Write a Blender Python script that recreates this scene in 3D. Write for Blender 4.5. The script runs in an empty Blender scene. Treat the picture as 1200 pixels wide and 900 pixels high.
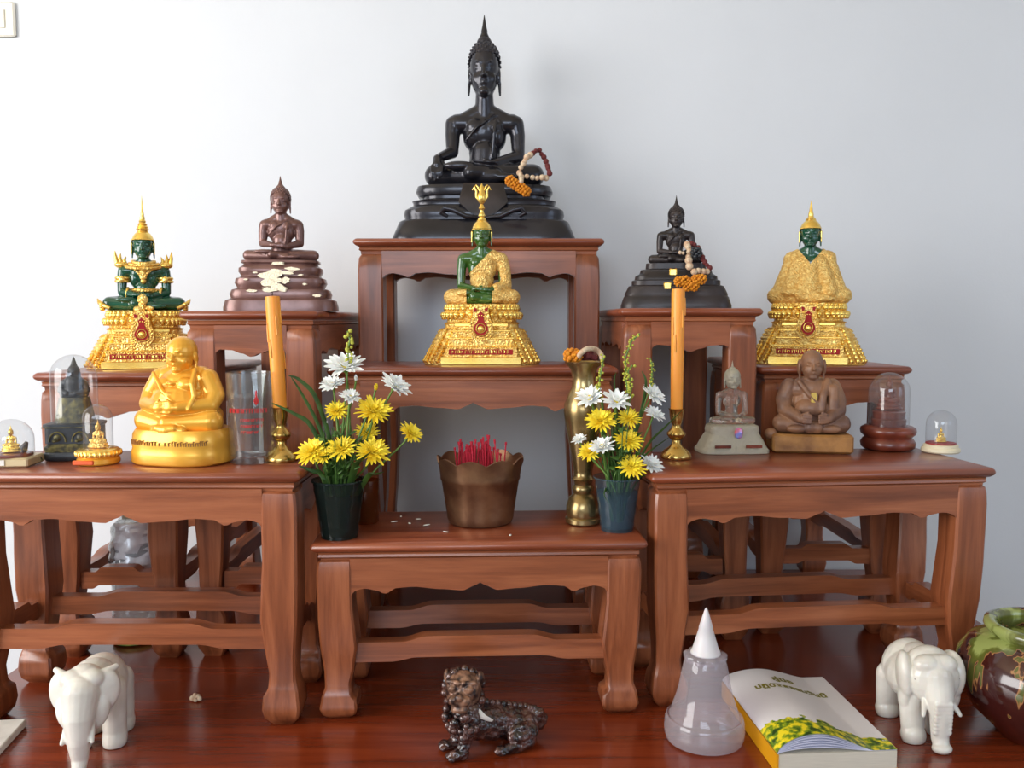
import bpy, bmesh, math, random
from math import sin, cos, pi, atan, tan, radians, sqrt
from mathutils import Vector, Matrix, Euler, noise
random.seed(7)
SC = bpy.context.scene
COL = SC.collection

# ------------------------------------------------------------ camera
CAM_H = 0.5185            # height of the eye above the base tabletop (z = 0)
PITCH = atan(0.075)
cam = bpy.data.cameras.new('camera'); camo = bpy.data.objects.new('camera', cam); COL.objects.link(camo)
camo.location = (0, 0, CAM_H); camo.rotation_euler = (pi/2 - PITCH, 0, 0)
cam.sensor_width = 36; cam.lens = 30.0; cam.clip_start = 0.02
SC.camera = camo

# ------------------------------------------------------------ world, lights, exposure
SC.view_settings.view_transform = 'Standard'; SC.view_settings.look = 'None'
SC.view_settings.gamma = 1; SC.view_settings.use_curve_mapping = False
SC.view_settings.exposure = 0.32
w = bpy.data.worlds.new('world'); SC.world = w; w.use_nodes = True
w.node_tree.nodes['Background'].inputs[0].default_value = (0.80, 0.90, 1.0, 1)
w.node_tree.nodes['Background'].inputs[1].default_value = 1.0
def area(name, loc, target, sx, sy, power, color):
    l = bpy.data.lights.new(name, 'AREA'); l.shape = 'RECTANGLE'; l.size = sx; l.size_y = sy
    l.energy = power; l.color = color
    o = bpy.data.objects.new(name, l); COL.objects.link(o); o.location = loc
    o.rotation_euler = (Vector(target) - Vector(loc)).to_track_quat('-Z', 'Y').to_euler(); return o
area('window_daylight', (-2.12, 0.05, 0.85), (0.0, 1.15, 0.62), 1.5, 1.3, 45, (1.0, 0.98, 0.95))
area('rear_window_daylight', (-0.45, -2.40, 1.22), (0.0, 1.7, 0.30), 1.9, 1.1, 35, (0.72, 0.84, 1.0))
area('added_cool_fill', (2.12, -0.6, 0.9), (0.3, 1.6, 0.4), 1.0, 1.1, 5, (0.5, 0.7, 1.0))  # fill lamp added to turn the right side cooler and bluer

# ------------------------------------------------------------ helpers
def ray(px, py):
    a = (px - 600)/1000.0; b = (450 - py)/1000.0
    return Vector((a, cos(PITCH) + b*sin(PITCH), b*cos(PITCH) - sin(PITCH)))
def at(px, py, d):                 # world point seen at this place of the photograph, d metres away
    r = ray(px, py); return Vector((0, 0, CAM_H)) + r*(d/r.y)
def onz(px, py, z):                # world point on the horizontal plane z
    r = ray(px, py); return Vector((0, 0, CAM_H)) + r*((z - CAM_H)/r.z)
def pxm(d): return d/1000.0
def tag(o, label=None, cat=None, group=None, kind=None):
    if label: o['label'] = label
    if cat: o['category'] = cat
    if group: o['group'] = group
    if kind: o['kind'] = kind
    return o
def empty(name, loc, rz=0, parent=None):
    o = bpy.data.objects.new(name, None); COL.objects.link(o); o.location = loc; o.rotation_euler = (0, 0, rz)
    o.empty_display_size = 0.02
    if parent: o.parent = parent
    return o
def thing(name, label, cat, loc, rz=0, group=None):
    return tag(empty(name, loc, rz), label, cat, group)
class MB:                          # gathers shapes, builds ONE mesh object
    def __init__(s): s.v = []; s.f = []; s.m = []; s.cur = 0
    def add(s, vs, fs, M=None):
        n = len(s.v)
        s.v += [tuple(M @ Vector(v)) if M else tuple(v) for v in vs]
        s.f += [tuple(i + n for i in f) for f in fs]; s.m += [s.cur]*len(fs); return s
    def loft(s, rings, caps=(1, 1), closed=True, M=None, loop=False):
        k = len(rings[0]); vs = [p for r in rings for p in r]; fs = []
        R = len(rings)
        for i in range(R if loop else R - 1):
            i2 = (i + 1) % R
            for j in range(k if closed else k - 1):
                fs.append((i*k + j, i*k + (j+1) % k, i2*k + (j+1) % k, i2*k + j))
        if not loop:
            if caps[0]: fs.append(tuple(reversed(range(k))))
            if caps[1]: fs.append(tuple((R-1)*k + j for j in range(k)))
        return s.add(vs, fs, M)
    def box(s, lo, hi, M=None, b=0.0):
        x0, y0, z0 = lo; x1, y1, z1 = hi
        if b <= 0:
            q = lambda z: [(x0, y0, z), (x1, y0, z), (x1, y1, z), (x0, y1, z)]
            return s.loft([q(z0), q(z1)], M=M)
        def q(z, i):
            c = b
            X0, Y0, X1, Y1 = x0+i, y0+i, x1-i, y1-i
            return [(X0+c, Y0, z), (X1-c, Y0, z), (X1, Y0+c, z), (X1, Y1-c, z), (X1-c, Y1, z), (X0+c, Y1, z), (X0, Y1-c, z), (X0, Y0+c, z)]
        return s.loft([q(z0, b), q(z0 + b, 0), q(z1 - b, 0), q(z1, b)], M=M)
    def lathe(s, prof, n=32, M=None, caps=(1, 1), sx=1, sy=1):
        return s.loft([[(r*cos(2*pi*j/n)*sx, r*sin(2*pi*j/n)*sy, z) for j in range(n)] for r, z in prof], caps, M=M)
    def ell(s, c, r, n=20, k=12, rot=None):
        M = Matrix.Translation(c) @ (rot.to_4x4() if rot is not None else Matrix.Identity(4)) @ Matrix.Diagonal((r[0], r[1], r[2], 1)) if not isinstance(r, (int, float)) else Matrix.Translation(c) @ Matrix.Diagonal((r, r, r, 1))
        vs = [(0, 0, -1)]; fs = []
        for i in range(1, k):
            t = -pi/2 + pi*i/k
            vs += [(cos(t)*cos(2*pi*j/n), cos(t)*sin(2*pi*j/n), sin(t)) for j in range(n)]
        vs.append((0, 0, 1)); L = len(vs) - 1
        for j in range(n):
            fs.append((0, 1 + (j+1) % n, 1 + j)); fs.append((L, L - n + j, L - n + (j+1) % n))
            for i in range(k - 2):
                a = 1 + i*n; fs.append((a + j, a + (j+1) % n, a + n + (j+1) % n, a + n + j))
        return s.add(vs, fs, M)
    def cap(s, p0, p1, r0, r1=None, n=20, k=5):       # tapered capsule
        r1 = r0 if r1 is None else r1; p0 = Vector(p0); p1 = Vector(p1); d = p1 - p0; L = d.length
        if L < 1e-7: return s.ell(p0, r0)
        q = d.to_track_quat('Z', 'Y').to_matrix().to_4x4(); M = Matrix.Translation(p0) @ q
        pr = [(r0*cos(t), r0*sin(t)) for t in [-pi/2*(1 - i/k)*0.98 for i in range(k)]] + [(r0, 0)]
        pr += [(r1, L)] + [(r1*cos(t), L + r1*sin(t)) for t in [pi/2*(i+1)/k*0.98 for i in range(k)]]
        return s.lathe(pr, n, M)
    def tube(s, pts, rad, n=8, caps=(1, 1), loop=False, flat=1.0):
        P = [Vector(p) for p in pts]; R = rad if isinstance(rad, (list, tuple)) else [rad]*len(P)
        rings = []; up = None
        for i, p in enumerate(P):
            if loop: t = P[(i+1) % len(P)] - P[i-1]
            else: t = P[min(i+1, len(P)-1)] - P[max(i-1, 0)]
            t.normalize()
            if up is None: up = t.orthogonal().normalized()
            up = (up - t*up.dot(t)).normalized(); sd = t.cross(up)
            rings.append([tuple(p + (up*cos(2*pi*j/n) + sd*sin(2*pi*j/n)*flat)*R[i]) for j in range(n)])
        return s.loft(rings, caps, loop=loop)
    def sculpt(s, *prims):
        for q in prims:
            k = q[0]
            if k == 'e': s.ell(q[1], q[2], rot=q[3] if len(q) > 3 else None)
            elif k == 'c': s.cap(*q[1:])
            elif k == 'p':
                pts, rs = q[1], q[2]
                for i in range(len(pts) - 1): s.cap(pts[i], pts[i+1], rs[i], rs[i+1])
        return s
    def mesh(s, name):
        me = bpy.data.meshes.new(name); me.from_pydata(s.v, [], s.f); me.update()
        return me
    def build(s, name, mats, parent=None, smooth=35, M=None, loc=None):
        me = s.mesh(name)
        mats = mats if isinstance(mats, (list, tuple)) else [mats]
        for m in mats: me.materials.append(m)
        if len(mats) > 1:
            me.polygons.foreach_set('material_index', s.m)
        if M: me.transform(M)
        fix(me)
        if smooth: me.shade_smooth(); me.set_sharp_from_angle(angle=radians(smooth))
        o = bpy.data.objects.new(name, me); COL.objects.link(o)
        if parent: o.parent = parent
        if loc: o.location = loc
        return o
def fix(me):
    bm = bmesh.new(); bm.from_mesh(me); bmesh.ops.recalc_face_normals(bm, faces=bm.faces); bm.to_mesh(me); bm.free()
TS = bpy.data.scenes.new('scratch')
def remesh(mb, voxel, smooth=4, keep=None, scale=1.0, noise_amp=0, noise_f=10, ground=False):   # one continuous skin grown over the collected shapes
    me = mb.mesh('tmp'); me.transform(Matrix.Scale(scale, 4)); fix(me)
    o = bpy.data.objects.new('tmp', me); TS.collection.objects.link(o)
    m = o.modifiers.new('r', 'REMESH'); m.mode = 'VOXEL'; m.voxel_size = voxel*scale
    if smooth: m2 = o.modifiers.new('s', 'SMOOTH'); m2.iterations = smooth; m2.factor = 0.5
    vl = TS.view_layers[0]; vl.update(); dg = vl.depsgraph; out = bpy.data.meshes.new_from_object(o.evaluated_get(dg))
    bpy.data.objects.remove(o); bpy.data.meshes.remove(me)
    if noise_amp:
        cs = [v.co.copy() for v in out.vertices]; ns = [v.vector.copy() for v in out.vertex_normals]; fl = []
        for c, n_ in zip(cs, ns):
            q = c/scale; fl.extend(c + n_*noise_amp*scale*(noise.noise(q*noise_f) + .5*noise.noise(q*noise_f*2.3)))
        out.vertices.foreach_set('co', fl); out.update()
    if ground:
        for v in out.vertices:
            if v.co.z < 0: v.co.z = 0
    if keep:
        bm = bmesh.new(); bm.from_mesh(out)
        bmesh.ops.delete(bm, geom=[f for f in bm.faces if not keep(f.calc_center_median()/scale)], context='FACES')
        bm.to_mesh(out); bm.free()
    out.shade_smooth(); return out
def place(me, name, mat, parent, M=None):
    me.materials.clear(); me.materials.append(mat); me.name = name
    if M: me.transform(M)
    o = bpy.data.objects.new(name, me); COL.objects.link(o); o.parent = parent; return o

# ------------------------------------------------------------ materials
def node_mat(name):
    m = bpy.data.materials.new(name); m.use_nodes = True; nt = m.node_tree
    return m, nt, nt.nodes['Principled BSDF']
def C(h):                          # sRGB 0..255 -> linear
    return tuple((c/255/12.92 if c/255 <= .04045 else ((c/255 + .055)/1.055)**2.4) for c in h) + (1,)
def mat(name, col, rough=0.5, metal=0.0, var=0.0, col2=None, scale=60, bump=0.0, bscale=None, coat=0, spec=None, sss=0, trans=0, ior=None, vor=False, stretch=(1, 1, 1)):
    m, nt, b = node_mat(name); N = nt.nodes; L = nt.links
    b.inputs['Roughness'].default_value = rough; b.inputs['Metallic'].default_value = metal
    b.inputs['Base Color'].default_value = C(col)
    if coat: b.inputs['Coat Weight'].default_value = coat; b.inputs['Coat Roughness'].default_value = 0.12
    if spec is not None: b.inputs['Specular IOR Level'].default_value = spec
    if sss: b.inputs['Subsurface Weight'].default_value = sss; b.inputs['Subsurface Scale'].default_value = 0.01
    if trans: b.inputs['Transmission Weight'].default_value = trans
    if ior: b.inputs['IOR'].default_value = ior
    tc = N.new('ShaderNodeTexCoord'); mp = N.new('ShaderNodeMapping'); mp.inputs['Scale'].default_value = stretch
    L.new(tc.outputs['Object'], mp.inputs[0])
    if col2 or var:
        no = N.new('ShaderNodeTexNoise'); no.inputs['Scale'].default_value = scale; no.inputs['Detail'].default_value = 6
        L.new(mp.outputs[0], no.inputs['Vector'])
        cr = N.new('ShaderNodeValToRGB'); cr.color_ramp.elements[0].position = .38; cr.color_ramp.elements[1].position = .64
        c2 = C(col2) if col2 else tuple(x*(1 - var) for x in C(col)[:3]) + (1,)
        cr.color_ramp.elements[0].color = c2; cr.color_ramp.elements[1].color = C(col)
        L.new(no.outputs['Fac'], cr.inputs[0]); L.new(cr.outputs[0], b.inputs['Base Color'])
    if bump:
        if vor:
            t = N.new('ShaderNodeTexVoronoi'); t.inputs['Scale'].default_value = bscale or scale; out = t.outputs['Distance']
        else:
            t = N.new('ShaderNodeTexNoise'); t.inputs['Scale'].default_value = bscale or scale; t.inputs['Detail'].default_value = 4; out = t.outputs['Fac']
        L.new(mp.outputs[0], t.inputs['Vector'])
        bp = N.new('ShaderNodeBump'); bp.inputs['Strength'].default_value = bump; bp.inputs['Distance'].default_value = 0.002
        L.new(out, bp.inputs['Height']); L.new(bp.outputs[0], b.inputs['Normal'])
    return m
def wood(name, axis, c0, c1, c2, rough=0.34, coat=0.25, bump=.12):
    m, nt, b = node_mat(name); N = nt.nodes; L = nt.links
    tc = N.new('ShaderNodeTexCoord'); mp = N.new('ShaderNodeMapping')
    sc = [60, 60, 60]; sc[axis] = 4.0; mp.inputs['Scale'].default_value = sc
    oi = N.new('ShaderNodeObjectInfo'); ad = N.new('ShaderNodeVectorMath'); ad.operation = 'ADD'
    sc2 = N.new('ShaderNodeMath'); sc2.operation = 'MULTIPLY'; sc2.inputs[1].default_value = 7.0
    L.new(oi.outputs['Random'], sc2.inputs[0]); L.new(tc.outputs['Object'], ad.inputs[0]); L.new(sc2.outputs[0], ad.inputs[1])
    L.new(ad.outputs[0], mp.inputs[0])
    n1 = N.new('ShaderNodeTexNoise'); n1.inputs['Scale'].default_value = 1.0; n1.inputs['Detail'].default_value = 8; n1.inputs['Distortion'].default_value = .6
    L.new(mp.outputs[0], n1.inputs['Vector'])
    n2 = N.new('ShaderNodeTexNoise'); n2.inputs['Scale'].default_value = 7.0; n2.inputs['Detail'].default_value = 3
    L.new(mp.outputs[0], n2.inputs['Vector'])
    cr = N.new('ShaderNodeValToRGB'); e = cr.color_ramp.elements
    e[0].position = .3; e[0].color = C(c0); e[1].position = .72; e[1].color = C(c2)
    x = e.new(.5); x.color = C(c1)
    L.new(n1.outputs['Fac'], cr.inputs[0])
    mx = N.new('ShaderNodeMix'); mx.data_type = 'RGBA'; mx.blend_type = 'MULTIPLY'
    r2 = N.new('ShaderNodeValToRGB'); r2.color_ramp.elements[0].color = (.72, .68, .66, 1); r2.color_ramp.elements[0].position = .36; r2.color_ramp.elements[1].position = .56
    L.new(n2.outputs['Fac'], r2.inputs[0])
    mx.inputs[0].default_value = .35; L.new(cr.outputs[0], mx.inputs[6]); L.new(r2.outputs[0], mx.inputs[7]); L.new(mx.outputs[2], b.inputs['Base Color'])
    bp = N.new('ShaderNodeBump'); bp.inputs['Strength'].default_value = bump; bp.inputs['Distance'].default_value = 0.001
    L.new(n2.outputs['Fac'], bp.inputs['Height']); L.new(bp.outputs[0], b.inputs['Normal'])
    b.inputs['Roughness'].default_value = rough; b.inputs['Coat Weight'].default_value = coat; b.inputs['Coat Roughness'].default_value = .22
    return m
def thin_glass(name, tint=(1, 1, 1), refl=1.0, haze=0.0, hazecol=(230, 230, 235)):
    m, nt, b = node_mat(name); N = nt.nodes; L = nt.links; out = N['Material Output']
    tr = N.new('ShaderNodeBsdfTransparent'); tr.inputs[0].default_value = tint + (1,)
    gl = N.new('ShaderNodeBsdfGlossy'); gl.inputs['Roughness'].default_value = .03
    fr = N.new('ShaderNodeLayerWeight'); fr.inputs['Blend'].default_value = .5
    pw = N.new('ShaderNodeMath'); pw.operation = 'POWER'; pw.inputs[1].default_value = 4.5; L.new(fr.outputs['Facing'], pw.inputs[0])
    mu = N.new('ShaderNodeMath'); mu.operation = 'MULTIPLY_ADD'; mu.inputs[1].default_value = .55*refl; mu.inputs[2].default_value = .045*refl; mu.use_clamp = True; L.new(pw.outputs[0], mu.inputs[0])
    mx = N.new('ShaderNodeMixShader'); L.new(mu.outputs[0], mx.inputs[0]); L.new(tr.outputs[0], mx.inputs[1]); L.new(gl.outputs[0], mx.inputs[2])
    last = mx
    if haze:
        df = N.new('ShaderNodeBsdfDiffuse'); df.inputs[0].default_value = C(hazecol)
        m2 = N.new('ShaderNodeMixShader'); m2.inputs[0].default_value = haze
        L.new(mx.outputs[0], m2.inputs[1]); L.new(df.outputs[0], m2.inputs[2]); last = m2
    L.new(last.outputs[0], out.inputs[0]); return m
W0, W1, W2 = (112, 58, 32), (144, 80, 48), (168, 100, 64)
WX = wood('teak_along_x', 0, W0, W1, W2); WY = wood('teak_along_y', 1, W0, W1, W2); WZ = wood('teak_upright', 2, W0, W1, W2)
WT = wood('teak_tabletop', 0, (108, 48, 28), (136, 68, 42), (156, 86, 56), rough=.32, coat=.3)
WB = wood('base_tabletop_wood', 0, (106, 40, 17), (122, 47, 21), (138, 58, 28), rough=.2, coat=.5, bump=.05)
M = dict(
 wall=mat('wall_paint', (220, 223, 228), .8, bump=.08, bscale=260, var=.03, scale=3),
 ceil=mat('cream_ceiling', (238, 222, 190), .85),
 floor=mat('floor_tile', (128, 108, 92), .4, var=.06, scale=5),
 bronze=mat('dark_bronze', (50, 49, 56), .27, .5, col2=(34, 33, 39), scale=14, coat=.3),
 bronze2=mat('dull_bronze', (58, 50, 50), .42, .4, col2=(40, 35, 35), scale=22, coat=.1, bump=.15, bscale=120),
 darkhair=mat('bronze_curls', (54, 52, 58), .45, .4),
 brown=mat('purple_brown_bronze', (126, 92, 86), .33, .4, col2=(104, 72, 66), scale=30, coat=.25),
 foil=mat('gold_foil_patch', (244, 232, 204), .4, .3, bump=.8, bscale=500),
 gold=mat('polished_gold', (252, 218, 122), .25, .82, col2=(244, 200, 98), scale=40),
 goldrelief=mat('ornate_gold', (252, 220, 134), .36, .7, col2=(230, 178, 84), scale=120, bump=.8, bscale=330, vor=True),
 goldrobe=mat('gold_brocade', (246, 212, 132), .42, .5, col2=(222, 172, 90), scale=220, bump=.8, bscale=420, vor=True),
 goldpaint=mat('gold_paint', (244, 184, 70), .3, .4, col2=(236, 168, 52), scale=12, coat=.3),
 jade=mat('green_jade', (58, 96, 34), .16, 0, col2=(48, 84, 30), scale=20, coat=.5),
 jade2=mat('blue_green_jade', (22, 82, 58), .16, 0, col2=(16, 64, 46), scale=20, coat=.5),
 red=mat('red_enamel', (158, 34, 36), .6, spec=.2),
 brass=mat('brass', (214, 180, 106), .2, .95, col2=(196, 158, 86), scale=16),
 oldbrass=mat('aged_brass', (176, 154, 108), .27, .9, col2=(146, 122, 80), scale=18),
 copper=mat('aged_copper_pot', (150, 114, 84), .36, .75, col2=(112, 78, 58), scale=26, bump=.15, bscale=60),
 candle=mat('orange_wax', (245, 158, 52), .4, 0, sss=.25),
 wick=mat('wick', (60, 46, 34), .9),
 marble=mat('white_marble', (226, 222, 212), .3, 0, col2=(208, 202, 192), scale=28, sss=.1, coat=.2),
 slab=mat('grey_white_stone', (222, 218, 212), .5, col2=(200, 196, 190), scale=30),
 stone=mat('brown_clay_figure', (150, 106, 74), .5, 0, col2=(108, 76, 62), scale=26, bump=.5, bscale=90, coat=.1),
 stoneblock=mat('tan_clay_block', (168, 118, 62), .5, 0, col2=(124, 82, 44), scale=34, bump=.5, bscale=90),
 domewood=mat('red_brown_domewood', (128, 58, 38), .35, 0, col2=(92, 38, 26), scale=30, coat=.4),
 darkstone=mat('dark_grey_figure', (52, 56, 62), .4, .1, col2=(36, 38, 42), scale=40, bump=.4),
 olive=mat('olive_gold_relief', (112, 104, 58), .45, .3, col2=(54, 52, 40), scale=130, bump=.7),
 ivory=mat('ivory_base', (226, 214, 184), .45),
 amber=mat('amber_glass', (120, 62, 26), .15, .3, coat=.5),
 white=mat('white_petals', (246, 246, 242), .55, 0, sss=.1),
 yellow=mat('yellow_petals', (252, 230, 62), .55, 0, col2=(248, 214, 40), scale=80),
 yolk=mat('flower_centre', (214, 186, 30), .7, 0),
 orange=mat('marigold', (226, 150, 24), .7, 0, col2=(204, 118, 14), scale=300),
 cream=mat('dried_jasmine', (222, 204, 174), .7, 0, col2=(196, 160, 130), scale=150),
 dryred=mat('dried_red_flowers', (104, 40, 40), .8),
 leaf=mat('leaf_green', (66, 100, 34), .5, 0, col2=(46, 78, 26), scale=60),
 stem=mat('stem_green', (96, 128, 52), .5),
 bud=mat('yellow_green_buds', (176, 176, 62), .6),
 incense=mat('red_incense', (206, 32, 60), .6, 0, col2=(176, 22, 46), scale=90),
 ash=mat('ash', (150, 140, 130), .9),
 cup=thin_glass('smoky_green_plastic', (.20, .27, .25), 1.0, .12, (60, 84, 80)),
 cup2=thin_glass('pale_blue_plastic', (.66, .74, .78), 1.0, .13, (96, 124, 142)),
 glass=thin_glass('dome_glass', (.93, .94, .95), 1.5, .03),
 tumbler=thin_glass('tumbler_glass', (.93, .95, .95), 2.0, .03),
 water=mat('crystal', (236, 230, 220), .06, 0, trans=.92, ior=1.45),
 crystal=mat('frosted_crystal', (226, 218, 196), .3, 0, trans=.55, ior=1.45, bump=.8, bscale=240),
 plastic=thin_glass('milky_plastic', (.90, .88, .92), 1.2, .22, (226, 218, 224)),
 plasticcap=mat('white_plastic_tip', (214, 210, 212), .4, 0, sss=.2),
 bottlep=thin_glass('clear_bottle', (.72, .74, .74), 2.2, .12, (200, 205, 205)),
 lime=mat('lime_label', (150, 160, 70), .5, col2=(90, 130, 60), scale=60),
 foilbag=mat('crumpled_silver_wrap', (236, 236, 238), .25, .12, bump=1.0, bscale=60),
 paper=mat('page_edges', (206, 200, 184), .8, var=.12, scale=30, stretch=(1, 1, 60)),
 pages=mat('white_pages', (220, 222, 240), .7),
 spine=mat('yellow_spine', (214, 150, 14), .45),
 cover=mat('white_cover', (222, 218, 220), .35, coat=.3),
 print=mat('olive_print', (122, 116, 20), .5),
 redprint=mat('red_print', (206, 40, 40), .5),
 switch=mat('switch_plastic', (240, 236, 222), .4),
 dark=mat('dark_slot', (60, 56, 50), .6),
 lion=mat('glazed_brown_resin', (98, 64, 56), .22, .2, col2=(26, 14, 16), scale=85, coat=.7, bump=1.0, bscale=70),
 lionlight=mat('worn_gold_brown', (156, 116, 92), .35, .2, col2=(40, 24, 22), scale=95, bump=.8, bscale=80),
)

# ------------------------------------------------------------ the room
def wall(name, lo, hi, m=None):
    b = MB(); b.box(lo, hi); return tag(b.build(name, m or M['wall'], smooth=0), kind='structure')
ZF, ZC = -0.62, 1.95
wall('wall_back', (-2.3, 1.76, ZF), (2.3, 1.86, ZC))
wall('floor', (-2.3, -2.6, ZF - .08), (2.3, 1.86, ZF), M['floor'])
wall('ceiling', (-2.3, -2.6, ZC), (2.3, 1.86, ZC + .08), M['ceil'])
def holed(name, fixed, span, z0, z1, h0, h1, axis):        # a wall with a window opening
    b = MB(); a0, a1 = fixed; s0, s1 = span
    def bx(u0, u1, w0, w1):
        b.box((a0, u0, w0), (a1, u1, w1)) if axis == 'x' else b.box((u0, a0, w0), (u1, a1, w1))
    bx(s0, h0, ZF, ZC); bx(h1, s1, ZF, ZC); bx(h0, h1, ZF, z0); bx(h0, h1, z1, ZC)
    return tag(b.build(name, M['wall'], smooth=0), kind='structure')
holed('wall_left', (-2.3, -2.2), (-2.6, 1.76), .15, 1.55, -.75, .85, 'x')
holed('wall_right', (2.2, 2.3), (-2.6, 1.76), .3, 1.5, -1.15, -.05, 'x')
holed('wall_front', (-2.6, -2.5), (-2.2, 2.2), .5, 1.6, -1.15, .05, 'y')
def window(n, axis, a, u0, u1, z0, z1):
    b = MB(); t = .03
    def bx(p0, p1, q0, q1):
        b.box((a - t, p0, q0), (a + t, p1, q1)) if axis == 'x' else b.box((p0, a - t, q0), (p1, a + t, q1))
    for p in (u0, (u0 + u1)/2 - .02, u1 - .04): bx(p, p + .04, z0, z1)
    for q in (z0, z1 - .04): bx(u0, u1, q, q + .04)
    tag(b.build('window_%d' % n, M['switch'], smooth=0), kind='structure')
window(1, 'x', -2.25, -.75, .85, .15, 1.55); window(2, 'y', -2.55, -1.15, .05, .5, 1.6); window(3, 'x', 2.25, -1.15, -.05, .3, 1.5)

# base table that carries everything
bt = thing('base_table', 'wide dark red-brown glossy wooden base table under the whole altar', 'table', (0.02, 0, ZF))
b = MB()
H0 = -ZF
b.box((-.765, .80, H0 - .035), (.79, 1.75, H0), b=.006)
b.build('tabletop', WB, bt)
b = MB(); b.box((-.745, .82, H0 - .15), (.77, 1.74, H0 - .036)); b.build('apron', WX, bt)
for x in (-.70, .725):
    for y in (.87, 1.69):
        b = MB(); b.lathe([(.040, 0), (.052, .03), (.046, .09), (.034, .16), (.044, .30), (.052, H0 - .151)], 16, Matrix.Translation((x, y, 0))); b.build('leg', WZ, bt)

# altar tables
def interp(tab, t):
    for i in range(len(tab) - 1):
        if t <= tab[i+1][0]:
            a, b_ = tab[i], tab[i+1]; u = (t - a[0])/(b_[0] - a[0]); u = u*u*(3 - 2*u)
            return a[1] + (b_[1] - a[1])*u
    return tab[-1][1]
OUT = [(0, .011), (.03, .004), (.07, .001), (.13, .003), (.2, .0075), (.3, .007), (.45, .003), (.62, .001), (.93, 0), (.98, .002), (1, .009)]
INN = [(0, .040), (.03, .047), (.07, .0495), (.12, .0485), (.155, .042), (.22, .041), (.3, .045), (.45, .050), (.55, .048), (.7, .045), (1, .045)]
def leg(cx, cy, sx, sy, h, k):
    b = MB(); rings = []
    ts = sorted(set([0, .015, .03, .05, .07, .1, .125, .14, .16, .19, .22, .26, .3, .37, .45, .55, .62, .7, .8, .9, .95, .98, .99, 1]))
    for t in ts:
        u = t if h < .26 else (t if t < .02 else t)     # same silhouette at every height
        o = interp(OUT, u)*k; i = interp(INN, u)*k; c = .003
        P = [(o, o), (i, o), (i, i), (o, i)]; r = []
        for q, (x, y) in enumerate(P):
            nx, ny = P[(q+1) % 4]; px_, py_ = P[q-1]
            d0 = Vector((px_ - x, py_ - y)).normalized()*c; d1 = Vector((nx - x, ny - y)).normalized()*c
            for d in (d0, d1): r.append((cx - sx*(x + d.x), cy - sy*(y + d.y), t*h))
        rings.append(r)
    b.loft(rings); return b
def scallop(u):                    # drop of the apron's lower edge, u in 0..1 across the opening
    v = abs(2*u - 1)
    return interp([(0, -.010), (.05, -.0055), (.13, 0), (.3, -.002), (.52, -.0055), (.65, -.004), (.725, .003), (.74, .003), (.80, -.0015), (.89, -.004), (.955, -.002), (1, .006)], v)
def scallop_short(u):
    v = abs(2*u - 1)
    return interp([(0, .004), (.25, -.001), (.55, -.006), (.85, -.007), (.95, -.004), (1, .004)], v)
def apron(L, y, z1, drop, th, along='x'):
    b = MB(); n = 64; rings = []
    for i in range(n + 1):
        u = i/n; x = -L/2 + L*u; zb = z1 - drop - (scallop(u) if L > .22 else scallop_short(u))
        r = [(x, y, zb), (x, y + th, zb), (x, y + th, z1), (x, y, z1)]
        rings.append([(p[0], p[1], p[2]) if along == 'x' else (p[1], p[0], p[2]) for p in r])
    b.loft(rings); return b
def stretcher(L, y, z, hh, th, along='x'):
    b = MB(); n = 40; rings = []
    for i in range(n + 1):
        u = i/n; v = abs(2*u - 1); x = -L/2 + L*u
        up = interp([(0, .0075), (.42, .0075), (.62, 0), (1, 0)], v)
        dn = interp([(0, .0055), (.50, .0055), (.70, 0), (1, 0)], v)
        r = [(x, y, z - hh/2 + dn), (x, y + th, z - hh/2 + dn), (x, y + th, z + hh/2 + up), (x, y, z + hh/2 + up)]
        rings.append(r if along == 'x' else [(p[1], p[0], p[2]) for p in r])
    b.loft(rings); return b
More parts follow.
